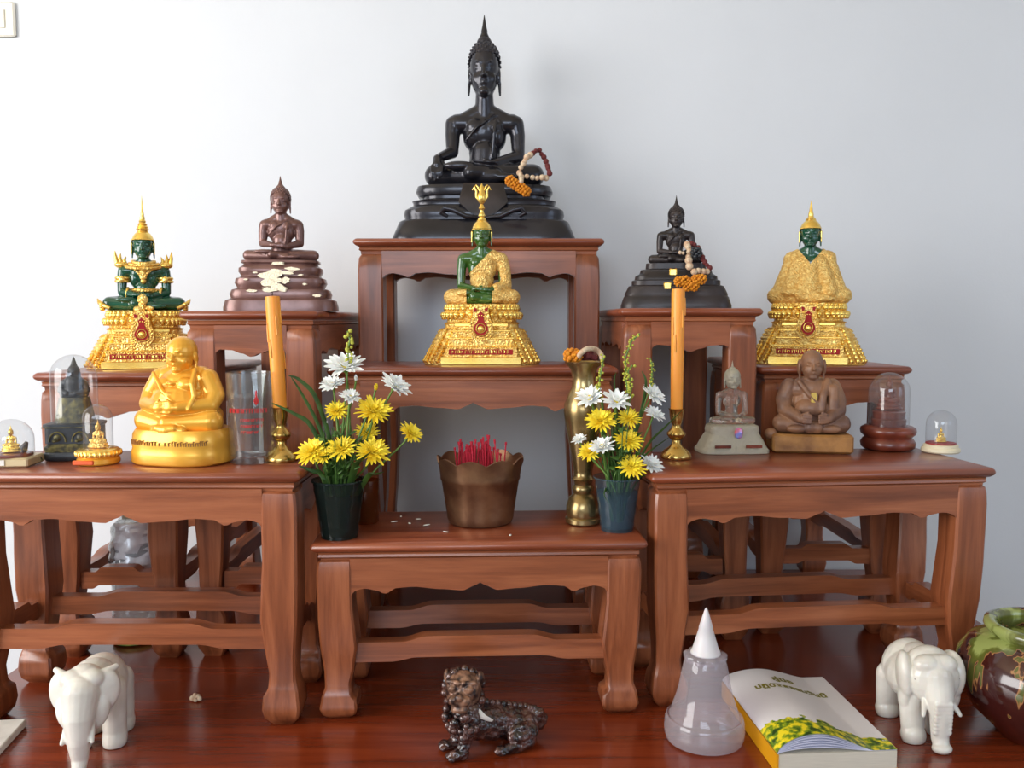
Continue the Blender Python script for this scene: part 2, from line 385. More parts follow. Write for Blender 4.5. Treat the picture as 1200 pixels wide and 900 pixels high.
def table(label, fl, wid, dep, h, rot=0, drop=.043, k=1.0, zs=None):
    """fl = front left corner of the tabletop (x, y); rot in degrees swings the right end back"""
    r = radians(rot); c = Vector((fl[0], fl[1], 0)) + Matrix.Rotation(r, 3, 'Z') @ Vector((wid/2, dep/2, 0))
    t = thing('altar_table', label, 'table', c, r, 'teak altar tables')
    W, D = wid/2, dep/2
    b = MB(); rings = []
    for ins, z in [(.010, h - .0135), (.0045, h - .012), (.001, h - .009), (0, h - .006), (.0012, h - .0025), (.004, h)]:
        x, y = W - ins, D - ins; c_ = .004
        rings.append([(-x + c_, -y, z), (x - c_, -y, z), (x, -y + c_, z), (x, y - c_, z), (x - c_, y, z), (-x + c_, y, z), (-x, y - c_, z), (-x, -y + c_, z)])
    b.loft(rings); b.build('table_top', WT, t, smooth=50)
    b = MB(); rings = []
    for ins, z in [(.013, h - .027), (.0125, h - .022), (.0095, h - .0195), (.0105, h - .0165), (.0095, h - .0137)]:
        x, y = W - ins, D - ins; rings.append([(-x, -y, z), (x, -y, z), (x, y, z), (-x, y, z)])
    b.loft(rings); b.build('moulding', WX, t, smooth=0)
    e = .007; hl = h - .0215
    for sx in (-1, 1):
        for sy in (-1, 1):
            leg(sx*(W - e), sy*(D - e), sx, sy, hl, k).build('leg', WZ, t, smooth=40)
    li = .045*k
    for s in (-1, 1):
        apron(2*(W - e - li) + .004, s*(D - e - .002) - (.016 if s > 0 else 0), hl, drop, .016).build('apron', WX, t, smooth=30)
        apron(2*(D - e - li) + .004, s*(W - e - .002) - (.016 if s > 0 else 0), hl, drop, .016, 'y').build('apron', WY, t, smooth=30)
    z = zs or (.045 + .2*h)
    for s in (-1, 1):
        stretcher(2*(W - e - .047*k) + .004, s*(D - e - .014) - (.02 if s > 0 else 0), z, .026, .02).build('stretcher', WX, t, smooth=30)
        stretcher(2*(D - e - .047*k) + .004, s*(W - e - .014) - (.02 if s > 0 else 0), z - .002, .024, .02, 'y').build('stretcher', WY, t, smooth=30)
    return t
hA, hB, hC, hD, hG, hI, hE, hH, hF = .2355, .329, .318, .440, .446, .444, .532, .537, .662
table('lowest front centre altar table carrying the incense pot and both flower cups', (-.257, 1.060), .433, .185, hA, 2.5, zs=.086)
table('left front altar table carrying the golden monk and the glass tumbler', (-.712, 1.045), .449, .19, hB, 0)
table('right front altar table carrying the crystal figure and the two right-hand domes', (.181, 1.093), .480, .195, hC, 6)
table('far left altar table standing end-on under the gold-ornamented green Buddha', (-.713, 1.262), .216, .44, hD, zs=.12)
table('middle altar table behind the incense pot, carrying the gold-robed green Buddha in the centre', (-.283, 1.297), .446, .205, hG, 0, zs=.12)
table('far right altar table standing end-on under the fully gold-cloaked Buddha', (.396, 1.362), .246, .38, hI, zs=.13)
table('tall altar table standing end-on under the purple-brown Buddha', (-.495, 1.268), .208, .44, hE, 0, zs=.12)
table('tall altar table standing end-on under the small black garlanded Buddha', (.169, 1.335), .224, .40, hH, 0, zs=.12)
table('tallest altar table at the back carrying the large black Buddha', (-.281, 1.515), .444, .205, hF, 0, zs=.10)

# wall switch at the upper left
p = at(2, 24, 1.76)
t = thing('wall_switch', 'cream square wall switch plate at the upper left of the wall', 'switch', p)
b = MB(); b.box((-.030, -.009, -.034), (.030, 0, .034), b=.003); b.build('plate', M['switch'], t)
b = MB(); b.box((-.012, -.012, -.018), (.012, -.0085, .018), b=.001); b.build('rocker', M['switch'], t)

# ------------------------------------------------------------ seated figures (unit: knee-to-knee width = 1, facing -y)
def legs_prims(th=.17, w=1.0, y=0.0):
    r = th/2; x = .5*w - r*.95
    P = []
    for s in (-1, 1):
        P += [('c', (s*.10, .10, r*1.15), (s*x, -.02, r), r*1.15, r*1.0)]
        P += [('c', (s*x, -.03, r), (-s*.10, -.19, r*(1.02 if s > 0 else .72)), r*.98, r*.66)]
    P += [('e', (0, .06, r*1.2), (.24, .15, r*1.25)), ('e', (0, -.10, r*.8), (.22, .10, r*.75))]
    # the upper foot, sole up
    P += [('e', (-.20, -.20, r*1.55), (.13, .045, r*.38)), ('e', (.16, -.22, r*.62), (.12, .04, r*.36))]
    return P
def hand_flat(c, s, k=1.0, dirx=1):   # palm up in the lap, fingers towards the other side
    x, y, z = c; P = [('e', c, (.062*k, .048*k, .022*k))]
    for i in range(4):
        yy = y - .033*k + i*.022*k
        L = (.085, .1, .095, .075)[i]*k
        P += [('c', (x + dirx*.04*k, yy, z + .002), (x + dirx*(.04*k + L*.6), yy, z + .005), .0125*k), ('c', (x + dirx*(.04*k + L*.6), yy, z + .005), (x + dirx*(.04*k + L), yy, z + .012), .0115*k, .009*k)]
    P += [('c', (x - dirx*.02*k, y + .045*k, z + .01), (x + dirx*.05*k, y + .05*k, z + .038*k), .014*k, .010*k)]
    return P
def hand_down(c, k=1.0):              # palm on the shin, fingers hanging down
    x, y, z = c; P = [('c', c, (x, y - .035*k, z - .05*k), .034*k, .036*k)]
    for i in range(4):
        xx = x - .036*k + i*.024*k; L = (.085, .105, .1, .08)[i]*k
        P += [('c', (xx, y - .05*k, z - .06*k), (xx, y - .07*k, z - .06*k - L*.55), .0135*k), ('c', (xx, y - .07*k, z - .06*k - L*.55), (xx, y - .068*k, z - .06*k - L), .0125*k, .010*k)]
    P += [('c', (x + .04*k, y - .01, z - .02*k), (x + .062*k, y - .035*k, z - .085*k), .014*k, .010*k)]
    return P
def torso_prims(sh=.62, ws=.30, waist=.135, neck=.70):
    z = lambda f: .12 + (sh - .12)*f
    P = [('c', (0, .06, z(.0)), (0, .045, z(.35)), .15, waist*.92), ('e', (0, .045, z(.36)), (waist, .095, .13)),
         ('e', (0, .05, z(.70)), (waist*1.32, .112, .16)), ('e', (-.075, -.018, z(.76)), (.075, .05, .07)), ('e', (.075, -.018, z(.76)), (.075, .05, .07)),
         ('c', (-ws + .085, .05, sh - .085), (ws - .085, .05, sh - .085), .082, .082), ('e', (0, .05, sh - .05), (ws*.66, .085, .075)),
         ('c', (0, .05, sh - .06), (0, .03, neck), .088, .074), ('c', (-ws*.62, .05, sh - .075), (-.03, .045, sh + .015), .07, .07), ('c', (ws*.62, .05, sh - .075), (.03, .045, sh + .015), .07, .07), ('e', (-.10, .045, z(.62)), (.085, .10, .12)), ('e', (.10, .045, z(.62)), (.085, .10, .12)), ('e', (0, -.03, z(.18)), (.02, .02, .02))]
    return P
def arm_prims(side, sh, ws, pose, elbow=.24, k=1.0):
    s = side; S_ = (s*(ws - .055), .05, sh - .09)
    if pose == 'knee':
        E_ = (s*(ws - .045), .0, elbow + .03); W_ = (s*(ws + .065), -.14, .225)
        return [('p', [S_, (s*(ws - .045), .035, (sh + elbow)/2), E_], [.074*k, .064*k, .052*k]), ('c', E_, W_, .052*k, .036*k)] + hand_down((s*(ws + .068), -.165, .215), 1.1*k)
    E_ = (s*(ws - .03), .02, elbow)
    if pose == 'lap':
        zz = .205 if s < 0 else .185
        W_ = (s*.10, -.165, zz)
        return [('p', [S_, (s*(ws - .036), .045, (sh + elbow)/2), E_], [.074*k, .064*k, .054*k]), ('c', E_, W_, .054*k, .036*k)] + hand_flat((s*.045, -.175, zz), s, 1.05*k, -s)
def head_prims(zc, rw, rh, face=1.0):
    """zc chin height, rw half width, rh total height chin to crown"""
    c = zc + rh*.56; P = []
    P += [('e', (0, rw*.12, c + rh*.06), (rw, rw*1.12, rh*.44)), ('e', (0, -rw*.02, zc + rh*.34), (rw*.86, rw*.96, rh*.34)), ('e', (0, -rw*.55, zc + rh*.09), (rw*.40, rw*.42, rh*.09))]
    fy = -rw*1.02
    P += [('c', (0, fy + rw*.12, zc + rh*.58), (0, fy - rw*.13, zc + rh*.38), rw*.09, rw*.15), ('e', (-rw*.13, fy + rw*.03, zc + rh*.375), (rw*.11, rw*.10, rh*.03)), ('e', (rw*.13, fy + rw*.03, zc + rh*.375), (rw*.11, rw*.10, rh*.03))]
    for s in (-1, 1):
        P += [('c', (s*rw*.12, fy + rw*.10, zc + rh*.60), (s*rw*.45, fy + rw*.10, zc + rh*.645), rw*.06), ('c', (s*rw*.45, fy + rw*.10, zc + rh*.645), (s*rw*.74, fy + rw*.5, zc + rh*.60), rw*.06, rw*.04),
              ('e', (s*rw*.40, fy + rw*.26, zc + rh*.53), (rw*.22, rw*.10, rh*.045)), ('e', (s*rw*.52, -rw*.52, zc + rh*.34), (rw*.28, rw*.26, rh*.12)),
              ('e', (s*rw*1.02, rw*.16, zc + rh*.42), (rw*.10, rw*.24, rh*.19)), ('c', (s*rw*1.03, rw*.12, zc + rh*.30), (s*rw*1.06, rw*.04, zc + rh*.06), rw*.12, rw*.09)]
    P += [('c', (-rw*.26, fy + rw*.29, zc + rh*.245), (0, fy + rw*.10, zc + rh*.25), rw*.05, rw*.08), ('c', (rw*.26, fy + rw*.29, zc + rh*.245), (0, fy + rw*.10, zc + rh*.25), rw*.05, rw*.08),
          ('c', (-rw*.16, fy + rw*.29, zc + rh*.20), (rw*.16, fy + rw*.29, zc + rh*.20), rw*.085)]
    return P
def hair_mesh(zc, rw, rh, S, bump=True):
    b = MB(); c = (0, .03, zc + rh*.66); R = (rw*1.08, rw*1.18, rh*.46)
    def inside(p): return p[2] > zc + rh*.80 - max(0, p[1] + rw*.5)*1.3 and p[2] > zc + rh*.30
    n = 26; k = 18; 
    g = MB(); g.ell(c, R, n=36, k=26)
    keepf = [f for f in g.f if all(inside(g.v[i]) for i in f)]
    b.v = list(g.v); b.f = keepf; b.m = [0]*len(keepf)
    N = 260
    for i in range(N):
        u = 1 - 2*(i + .5)/N; a = i*2.39996; q = sqrt(1 - u*u)
        p = (c[0] + R[0]*q*cos(a), c[1] + R[1]*q*sin(a), c[2] + R[2]*u)
        if inside(p): b.ell(p, rw*.085, n=6, k=4)
    b.ell((0, .035, zc + rh*1.06), (rw*.52, rw*.55, rh*.15), n=20, k=10)
    b.v = [(x*S, y*S, z*S) for x, y, z in b.v]; return b
def finial(z0, r, h, S, kind='flame', y=.035):
    if kind == 'flame': pr = [(r*1.0, 0), (r*1.12, .04), (r*.75, .10), (r*.85, .14), (r*.95, .20), (r*.62, .34), (r*.5, .40), (r*.52, .46), (r*.34, .62), (r*.2, .8), (r*.04, 1)]
    elif kind == 'spire': pr = [(r*1.0, 0), (r*1.1, .03), (r*.8, .07), (r*.95, .10), (r*.7, .14), (r*.82, .17), (r*.52, .22), (r*.62, .26), (r*.4, .32), (r*.47, .36), (r*.3, .42), (r*.34, .46), (r*.2, .55), (r*.15, .75), (r*.17, .78), (r*.03, 1)]
    else: pr = [(r, 0), (r*1.06, .04), (r*.7, .1), (r*.56, .2), (r*.6, .25), (r*.42, .42), (r*.25, .7), (r*.03, 1)]
    b = MB(); b.lathe([(q*S, (z0 + h*t)*S) for q, t in pr], 20, Matrix.Translation((0, y*S, 0))); return b
def superring(hw, hd, z, n=44, e=4.0, xo=0, yo=0):
    r = []
    for j in range(n):
        a = 2*pi*j/n; c, s = cos(a), sin(a)
        r.append((xo + hw*abs(c)**(2/e)*(1 if c >= 0 else -1), yo + hd*abs(s)**(2/e)*(1 if s >= 0 else -1), z))
    return r
def pedestal(prof, S, ratio=.62, e=5.0, yo=.0):
    """prof: (half width, z)"""
    b = MB(); b.loft([superring(h*S, h*ratio*S, z*S, e=e, yo=yo*S) for h, z in prof]); return b
def zoff(mb, z, S):
    mb.v = [(x*S, y*S, z_*S + z) for x, y, z_ in mb.v]; return mb
def figure(t, S, ph, mb_mat, hairmat, P, head, hair=True, fin=None, voxel=.0085, yo=.0):
    """P: primitives in figure units; ph: pedestal height in units"""
    M_ = Matrix.Translation((0, yo*S, ph*S))
    g = MB(); g.sculpt(*P); g.sculpt(*head_prims(*head))
    me = remesh(g, voxel, 3, scale=S); bo = place(me, 'body', mb_mat, t, M_)
    if hair: hair_mesh(*head, S).build('curled_hair', hairmat, t, M=M_, smooth=60)
    if fin: finial(fin[0], fin[1], fin[2], S, fin[3]).build(fin[4], fin[5], t, M=M_, smooth=50)
    return M_

def classic(name, label, loc, rz, S, ph, m, mh, sh, ws, pose, head, fin, legth, pedparts, waist=.135, arms_k=1.0, elbow=.24):
    t = thing(name, label, 'statue', loc, rz)
    P = legs_prims(legth) + torso_prims(sh, ws, waist, head[0] + .04) + arm_prims(-1, sh, ws, pose, elbow, arms_k) + arm_prims(1, sh, ws, 'lap', elbow, arms_k)
    # robe edge running over the left shoulder
    P += [('p', [(-.16, -.035, sh*.62), (-.06, -.082, sh*.78), (.07, -.05, sh*.93), (.15, .02, sh + .005)], [.007]*4), ('p', [(.10, -.045, sh - .07), (.085, -.085, sh*.72), (.07, -.078, sh*.45), (.06, -.07, sh*.36)], [.014, .014, .013, .008])]
    figure(t, S, ph, m, mh, P, head, True, fin, yo=-.0)
    for nm, mb, mm in pedparts: mb.build(nm, mm, t, smooth=40)
    return t

# large black Buddha on the tallest table
S = .222; ph = .46
loc = at(568, 276, 1.625); loc.z = hF + .0006
base = pedestal([(.755, 0), (.755, .02), (.70, .15), (.672, .165)], S, .52, 7)
mid = pedestal([(.66, .16), (.66, .19), (.668, .21), (.66, .25), (.62, .275), (.59, .29), (.59, .31), (.60, .325), (.50, .345), (.50, .365)], S, .52, 5)
top = pedestal([(.48, .35), (.555, .375), (.575, .41), (.565, .44), (.56, .455), (.5, .46)], S, .5, 3.5)
cl = MB(); cl.loft([[(x*S, y*S, z*S) for x, y, z in r] for r in [
    [(-.16, -.22, .46), (.16, -.22, .46), (.16, -.30, .46), (-.16, -.30, .46)], [(-.17, -.24, .42), (.17, -.24, .42), (.17, -.335, .42), (-.17, -.335, .42)],
    [(-.20, -.24, .30), (.20, -.24, .30), (.20, -.355, .30), (-.20, -.355, .30)], [(-.11, -.24, .22), (.11, -.24, .22), (.11, -.37, .22), (-.11, -.37, .22)], [(-.01, -.24, .165), (.01, -.24, .165), (.01, -.36, .165), (-.01, -.36, .165)]]])
scs = []
for s in (-1, 1):
    sc = MB(); scs.append(('scroll', sc, M['bronze']))
    sc.tube([(s*(.02)*S, -.365*S, .175*S), (s*.14*S, -.375*S, .185*S), (s*.24*S, -.375*S, .235*S), (s*.31*S, -.37*S, .25*S), (s*.335*S, -.365*S, .21*S), (s*.29*S, -.365*S, .185*S)], [.012*S, .02*S, .022*S, .024*S, .022*S, .014*S], 10)
classic('black_buddha_statue', 'large glossy black bronze Buddha on a stepped pedestal on the tallest table', loc, radians(0), S, ph, M['bronze'], M['darkhair'],
        .63, .315, 'knee', (.745, .124, .43), (1.19, .052, .25, 'flame', 'flame_finial', M['bronze']), .2,
        [('pedestal_base', base, M['bronze']), ('pedestal_step', mid, M['bronze']), ('pedestal_seat', top, M['bronze']), ('draped_cloth', cl, M['bronze2'])] + scs, elbow=.27)

# purple-brown Buddha
S = .118; loc = at(331, 362, 1.37); loc.z = hE + .0006
pp = [(.735, 0), (.735, .05), (.71, .14), (.66, .16), (.64, .17), (.655, .22), (.63, .28), (.58, .30), (.56, .31), (.59, .37), (.575, .43), (.52, .45), (.51, .47), (.54, .52), (.535, .57), (.49, .60), (.47, .62), (.51, .64), (.5, .67)]
f = MB()
for (x, z, a, c) in [(-.04, .52, .10, .03), (-.09, .46, .13, .05), (.09, .50, .11, .025), (-.10, .37, .11, .05), (-.02, .40, .10, .03), (.02, .31, .09, .04), (-.10, .28, .09, .03), (.10, .40, .06, .04), (.18, .55, .09, .02), (.08, .28, .05, .03), (-.32, .26, .06, .02), (.35, .35, .03, .012), (-.40, .41, .025, .012), (.30, .47, .03, .012), (.52, .20, .05, .02), (-.28, .50, .03, .012), (.0, .62, .08, .02)]:
    n_ = 12; y_ = -.62*(.735 - (z/.67)*.22) - .012
    f.loft([[(x + a*(1 + .4*random.uniform(-1, 1))*cos(2*pi*j/n_), y_ + .02*dz - .0, z + c*(1 + .3*random.uniform(-1, 1))*sin(2*pi*j/n_)) for j in range(n_)] for dz in (0, 1)])
classic('brown_buddha_statue', 'purple-brown metal Buddha with pale gold foil patches on its stepped pedestal', loc, radians(6), S, .67, M['brown'], M['brown'],
        .575, .275, 'lap', (.625, .122, .33), (.97, .05, .17, 'flame', 'flame_finial', M['brown']), .15,
        [('pedestal', pedestal(pp, S, .60, 5), M['brown']), ('foil_patch', zoff(f, 0, S), M['foil'])])

# small black Buddha on the right
S = .090; loc = at(791, 359, 1.43); loc.z = hH + .0006
pp = [(1.0, 0), (1.0, .05), (.95, .20), (.93, .22), (.93, .26), (.86, .40), (.80, .42), (.80, .50), (.75, .52), (.74, .58), (.66, .63), (.64, .70), (.55, .72), (.54, .82)]
f = MB()
for (x, z, a) in [(-.06, .65, .07), (-.16, .40, .07)]:
    y_ = -.58*interp([(0, 1.0), (.42, .8), (.52, .75), (.63, .66), (.72, .56)], z) - .03
    f.box((x - a, y_, z - a), (x + a, y_ + .05, z + a), b=.02)
classic('small_black_buddha_statue', 'small matt black Buddha on a tall stepped pedestal with two gold squares', loc, radians(-8), S, .82, M['bronze2'], M['bronze2'],
        .61, .325, 'lap', (.66, .135, .36), (1.04, .05, .22, 'flame', 'flame_finial', M['bronze2']), .17,
        [('pedestal', pedestal(pp, S, .56, 5), M['bronze2']), ('gold_square', zoff(f, 0, S), M['gold'])])

# ------------------------------------------------------------ gold and green Buddhas
def gold_pedestal(t, S, wb=.775, h=.80, yo=0, ratio=.60):
    k = wb/.775; v = h/.80
    pr = [(.775, 0), (.775, .035), (.755, .045), (.755, .10), (.735, .115), (.715, .17), (.70, .185), (.705, .215), (.68, .235), (.665, .30), (.645, .315), (.65, .34), (.62, .36), (.59, .43), (.56, .445), (.565, .47), (.50, .485), (.495, .53), (.52, .545), (.47, .56), (.47, .60), (.50, .64), (.50, .70), (.47, .74), (.50, .755), (.495, .78), (.47, .80)]
    b = MB(); b.loft([superring(a*k*S, a*k*ratio*S, z*v*S, e=3.6) for a, z in pr]); b.build('pedestal', M['goldrelief'], t, smooth=30)
    # polished front steps
    b = MB()
    for a, z0, z1, y in [(.53, .0, .105, .50), (.49, .235, .255, .465), (.44, .335, .36, .435), (.40, .43, .455, .40), (.36, .50, .545, .36)]:
        b.box((-a*k*S, -y*k*S, z0*v*S), (a*k*S, 0, z1*v*S), b=.004*S*2)
    b.build('polished_steps', M['gold'], t, smooth=30)
    b = MB()
    for a, z0, z1, y in [(.47, .105, .235, .475), (.42, .255, .335, .445), (.37, .36, .43, .41), (.34, .455, .50, .375)]:
        b.box((-a*k*S, -y*k*S, z0*v*S), (a*k*S, 0, z1*v*S))
    b.build('front_panels', M['goldrelief'], t, smooth=30)
    b = MB(); b.box((-.42*k*S, -.482*k*S, .135*v*S), (.42*k*S, -.44*k*S, .205*v*S), b=.002*S); band = b.build('inscription_band', M['red'], t)
    b = MB(); x = -.385
    rr = random.Random(3)
    while x < .38:                                   # raised gold characters, too small to read
        h_ = rr.uniform(.030, .046); wd = rr.uniform(.016, .028)
        b.tube([((x)*k*S, -.484*k*S, .150*v*S), ((x)*k*S, -.484*k*S, (.150 + h_)*v*S), ((x + wd)*k*S, -.484*k*S, (.150 + h_)*v*S), ((x + wd)*k*S, -.484*k*S, (.158)*v*S)][:rr.choice([3, 4, 4])], .005*S, 5)
        x += wd + rr.choice([.014, .018, .03])
    tag(b.build('raised_characters', M['gold'], band), kind='stuff')
    # lotus petals all round, upper and lower
    b = MB()
    for zc, sc_, dz in ((.655, 1, -1), (.735, .92, 1)):
        n = 34
        for i in range(n):
            a = 2*pi*i/n; c, s = cos(a), sin(a)
            x = .52*sc_*k*abs(c)**(.56)*(1 if c >= 0 else -1); y = .52*sc_*k*ratio*abs(s)**(.56)*(1 if s >= 0 else -1)
            b.ell((x*S, y*S, zc*v*S), (.042*S, .036*S, .042*S), n=10, k=6)
            b.ell((x*S*1.02, y*S*1.02, (zc + dz*.03)*v*S), (.022*S, .03*S, .035*S), n=8, k=5)
    tag(b.build('lotus_petals', M['gold'], t, smooth=60), kind='stuff')
    # scroll ornaments on the front corners and pearl rows
    b = MB()
    for s in (-1, 1):
        for q in range(9):                       # small flame-shaped leaves climbing the corners
            z = .045 + q*.047; x = .655 - q*.024; y = .425 - q*.017
            for dx, dy, h_ in ((0, 0, .050), (-.085, .022, .040), (.065, -.10, .045), (.105, -.20, .04)):
                px_, py_ = s*(x + dx)*k*S, -(y + dy)*k*S
                b.tube([(px_, py_, (z - .018)*v*S), (px_ + s*.010*S, py_ - .012*S, (z + .006)*v*S), (px_ - s*.006*S, py_ - .004*S, (z + h_)*v*S)], [.020*S, .026*S, .003*S], 6)
    for z, a, y in ((.225, .50, .478), (.47, .42, .405), (.575, .40, .35)):
        n = 30
        for i in range(n): b.ell(((-a + 2*a*i/(n - 1))*k*S, -y*k*S, z*v*S), .011*S, n=7, k=4)
    tag(b.build('scroll_ornament', M['gold'], t, smooth=60), kind='stuff')
    # emblem plaque
    b = MB(); b.loft([[(x*S*k, y*S*k, z*S*v) for x, z in [(0, .30), (.10, .33), (.155, .41), (.155, .50), (.125, .60), (.10, .68), (.11, .76), (0, .775), (-.11, .76), (-.10, .68), (-.125, .60), (-.155, .50), (-.155, .41), (-.10, .33)]] for y in (-.30, -.475)])
    fr = b.build('emblem_frame', M['goldrelief'], t, smooth=30)
    b = MB(); y1, y2 = -.462, -.484
    out = [(0, .365), (.06, .38), (.098, .43), (.09, .50), (.055, .55), (.035, .60), (.045, .655), (0, .70), (-.045, .655), (-.035, .60), (-.055, .55), (-.09, .50), (-.098, .43), (-.06, .38)]
    b.loft([[(x*S*k, y*S*k, z*S*v) for x, z in out] for y in (y1, y2)])
    for s in (-1, 1): b.loft([[(s*x*S*k, y*S*k, z*S*v) for x, z in [(.055, .70), (.085, .69), (.095, .75), (.05, .735)]] for y in (y1, y2)])
    b.build('emblem_shield', M['red'], fr, smooth=30)
    b = MB(); b.ell((0, -.486*k*S, .47*v*S), (.042*S*k, .014*S, .042*S*k), n=16, k=8)
    b.tube([(.085*k*S*cos(a), -.486*k*S, (.445 + .065*sin(a))*v*S) for a in [pi*1.02 + i*pi*.96/12 for i in range(13)]], .009*S, 6)
    b.tube([(.06*k*S*cos(a), -.486*k*S, (.48 + .06*sin(a))*v*S) for a in [2*pi*i/16 for i in range(16)]], .007*S, 6, loop=True)
    b.build('emblem_crest', M['gold'], fr, smooth=60)
    b = MB(); n = 26
    for i in range(n):
        a = 2*pi*i/n; b.ell((.128*cos(a)*k*S, -.478*k*S, (.47 + .14*sin(a)*(1.25 if sin(a) > 0 else .9))*v*S), .012*S, n=7, k=4)
    tag(b.build('emblem_pearls', M['gold'], fr, smooth=60), kind='stuff')
def gold_cap(zc, rw, rh, S, low=.56):
    b = MB(); g = MB(); g.ell((0, .02, zc + rh*.62), (rw*1.10, rw*1.16, rh*.48), n=40, k=28)
    kf = [f for f in g.f if all(g.v[i][2] > zc + rh*(low + .12) - max(0, g.v[i][1] + rw*.35)*1.6 and g.v[i][2] > zc + rh*.2 for i in f)]
    b.v = list(g.v); b.f = kf; b.m = [0]*len(kf)
    b.lathe([(rw*.5, zc + rh*.98), (rw*.56, zc + rh*1.07), (rw*.44, zc + rh*1.09), (rw*.42, zc + rh*1.15), (rw*.28, zc + rh*1.17), (rw*.22, zc + rh*1.24)], 20, Matrix.Translation((0, .02, 0)))
    for s in (-1, 1): b.cap((s*rw*1.08, -.02, zc + rh*.60), (s*rw*1.1, -.02, zc + rh*.20), rw*.10, rw*.06)
    n = 20
    for i in range(n):
        a = -pi/2 + (i - n/2 + .5)*.14; b.ell((rw*1.06*cos(a), .0 + rw*1.10*sin(a), zc + rh*(low + .13)), rw*.07, n=7, k=4)
    b.v = [(x*S, y*S, z*S) for x, y, z in b.v]; return b

# centre: jade Buddha with gold robe over one shoulder
S = .1225; ph = .80; loc = at(565, 428, 1.425); loc.z = hG + .0006
t = thing('robed_jade_buddha_statue', 'green jade Buddha with gold robe over one shoulder, on the centre table', 'statue', loc)
gold_pedestal(t, S)
hd = (.765, .122, .34); sh, ws = .70, .315
P = legs_prims(.19) + torso_prims(sh, ws, .15, .80) + arm_prims(-1, sh, ws, 'lap', .25) + arm_prims(1, sh, ws, 'lap', .25)
M_ = figure(t, S, ph, M['jade'], None, P, hd, False)
def grow(P, d):
    R = []
    for q in P:
        if q[0] == 'e': r = q[2] if not isinstance(q[2], (int, float)) else (q[2],)*3; R.append(('e', q[1], tuple(x + d for x in r)))
        elif q[0] == 'c': R.append(('c', q[1], q[2], q[3] + d, (q[4] if len(q) > 4 else q[3]) + d))
        else: R.append(('p', q[1], [r + d for r in q[2]]))
    return R
Q = grow(legs_prims(.19) + torso_prims(sh, ws, .15, .74), .014) + [('p', [(ws - .055, .05, sh - .09), (ws - .012, .045, .47), (ws + .01, .02, .25), (.20, -.09, .215)], [.09, .085, .08, .07])]
def keep(c):
    if c.z < .235: return not (abs(c.x + .03) < .17 and c.y < -.15)
    if c.y > .08: return c.x > -.22 + max(0, c.z - .5)*1.5
    return c.x > .13 - (.72 - c.z)*.98 and c.x > -.165 and c.z < .76
g = MB(); g.sculpt(*Q); place(remesh(g, .0085, 3, keep=keep, scale=S, noise_amp=.004, noise_f=30), 'robe', M['goldrobe'], t, M_)
gold_cap(*hd, S).build('crown', M['gold'], t, M=M_, smooth=50)
b = MB()
b.lathe([(.03, 1.16), (.05, 1.19), (.035, 1.22), (.022, 1.26), (.045, 1.285), (.03, 1.32), (.02, 1.34), (.05, 1.38), (.062, 1.42), (.055, 1.47), (.03, 1.53), (.03, 1.57), (.012, 1.60), (.004, 1.62)], 16, Matrix.Translation((0, .02, 0)))
for s in (-1, 1):
    b.tube([(s*.02, .02, 1.37), (s*.075, .02, 1.44), (s*.07, .02, 1.52), (s*.10, .02, 1.575), (s*.125, .02, 1.53)], [.012, .016, .018, .02, .01], 8)
    b.tube([(s*.02, .02, 1.50), (s*.05, .02, 1.57), (s*.08, .02, 1.60)], [.012, .016, .008], 8)
b.v = [(x*S, y*S, z*S) for x, y, z in b.v]; b.build('crown_ornament', M['gold'], t, M=M_, smooth=60)

# left: jade Buddha with gold ornaments
S = .126; ph = .74; loc = at(172, 430, 1.41); loc.z = hD + .0006
t = thing('ornamented_jade_buddha_statue', 'dark green Buddha with gold crown, collar and armlets at the far left', 'statue', loc, radians(17))
gold_pedestal(t, S, .70, .74)
hd = (.665, .125, .34); sh, ws = .60, .30
P = legs_prims(.18) + torso_prims(sh, ws, .135, .70) + arm_prims(-1, sh, ws, 'lap', .24) + arm_prims(1, sh, ws, 'lap', .24)
M_ = figure(t, S, ph, M['jade2'], None, P, hd, False)
gold_cap(*hd, S, low=.60).build('crown', M['gold'], t, M=M_, smooth=50)
finial(1.04, .075, .44, S, 'spire', .02).build('crown_spire', M['gold'], t, M=M_, smooth=50)
def scaled(b, S): b.v = [(x*S, y*S, z*S) for x, y, z in b.v]; return b
b = MB()                                              # collar and chest pendant
for r_, z, y in ((.115, .64, .03), (.15, .61, .035), (.19, .575, .04)):
    b.tube([(r_*cos(a)*1.15, y - .0 + (r_*.62 + (.05 if sin(a) < 0 else 0))*sin(a), z - .035*(sin(a) < 0)*abs(sin(a))) for a in [2*pi*i/28 for i in range(28)]], .022, 8, loop=True)
for z, r_ in ((.53, .05), (.48, .055), (.43, .045), (.38, .035)): b.ell((0, -.075, z), (r_, .03, .035), n=12, k=6)
b.tube([(-.12, -.05, .55), (-.05, -.085, .48), (0, -.09, .40)], .018, 6); b.tube([(.12, -.05, .55), (.05, -.085, .48), (0, -.09, .40)], .018, 6)
scaled(b, S).build('collar', M['goldrelief'], t, M=M_, smooth=60)
for s in (-1, 1):
    b = MB(); b.ell((s*.27, .04, .59), (.085, .075, .045), n=14, k=8)
    for dx, h_ in ((-.05, .08), (0, .12), (.05, .15)):
        b.tube([(s*(.27 + dx), .04, .60), (s*(.285 + dx), .04, .60 + h_*.6), (s*(.275 + dx*1.3), .04, .62 + h_)], [.03, .024, .004], 8)
    scaled(b, S).build('shoulder_ornament', M['gold'], t, M=M_, smooth=60)
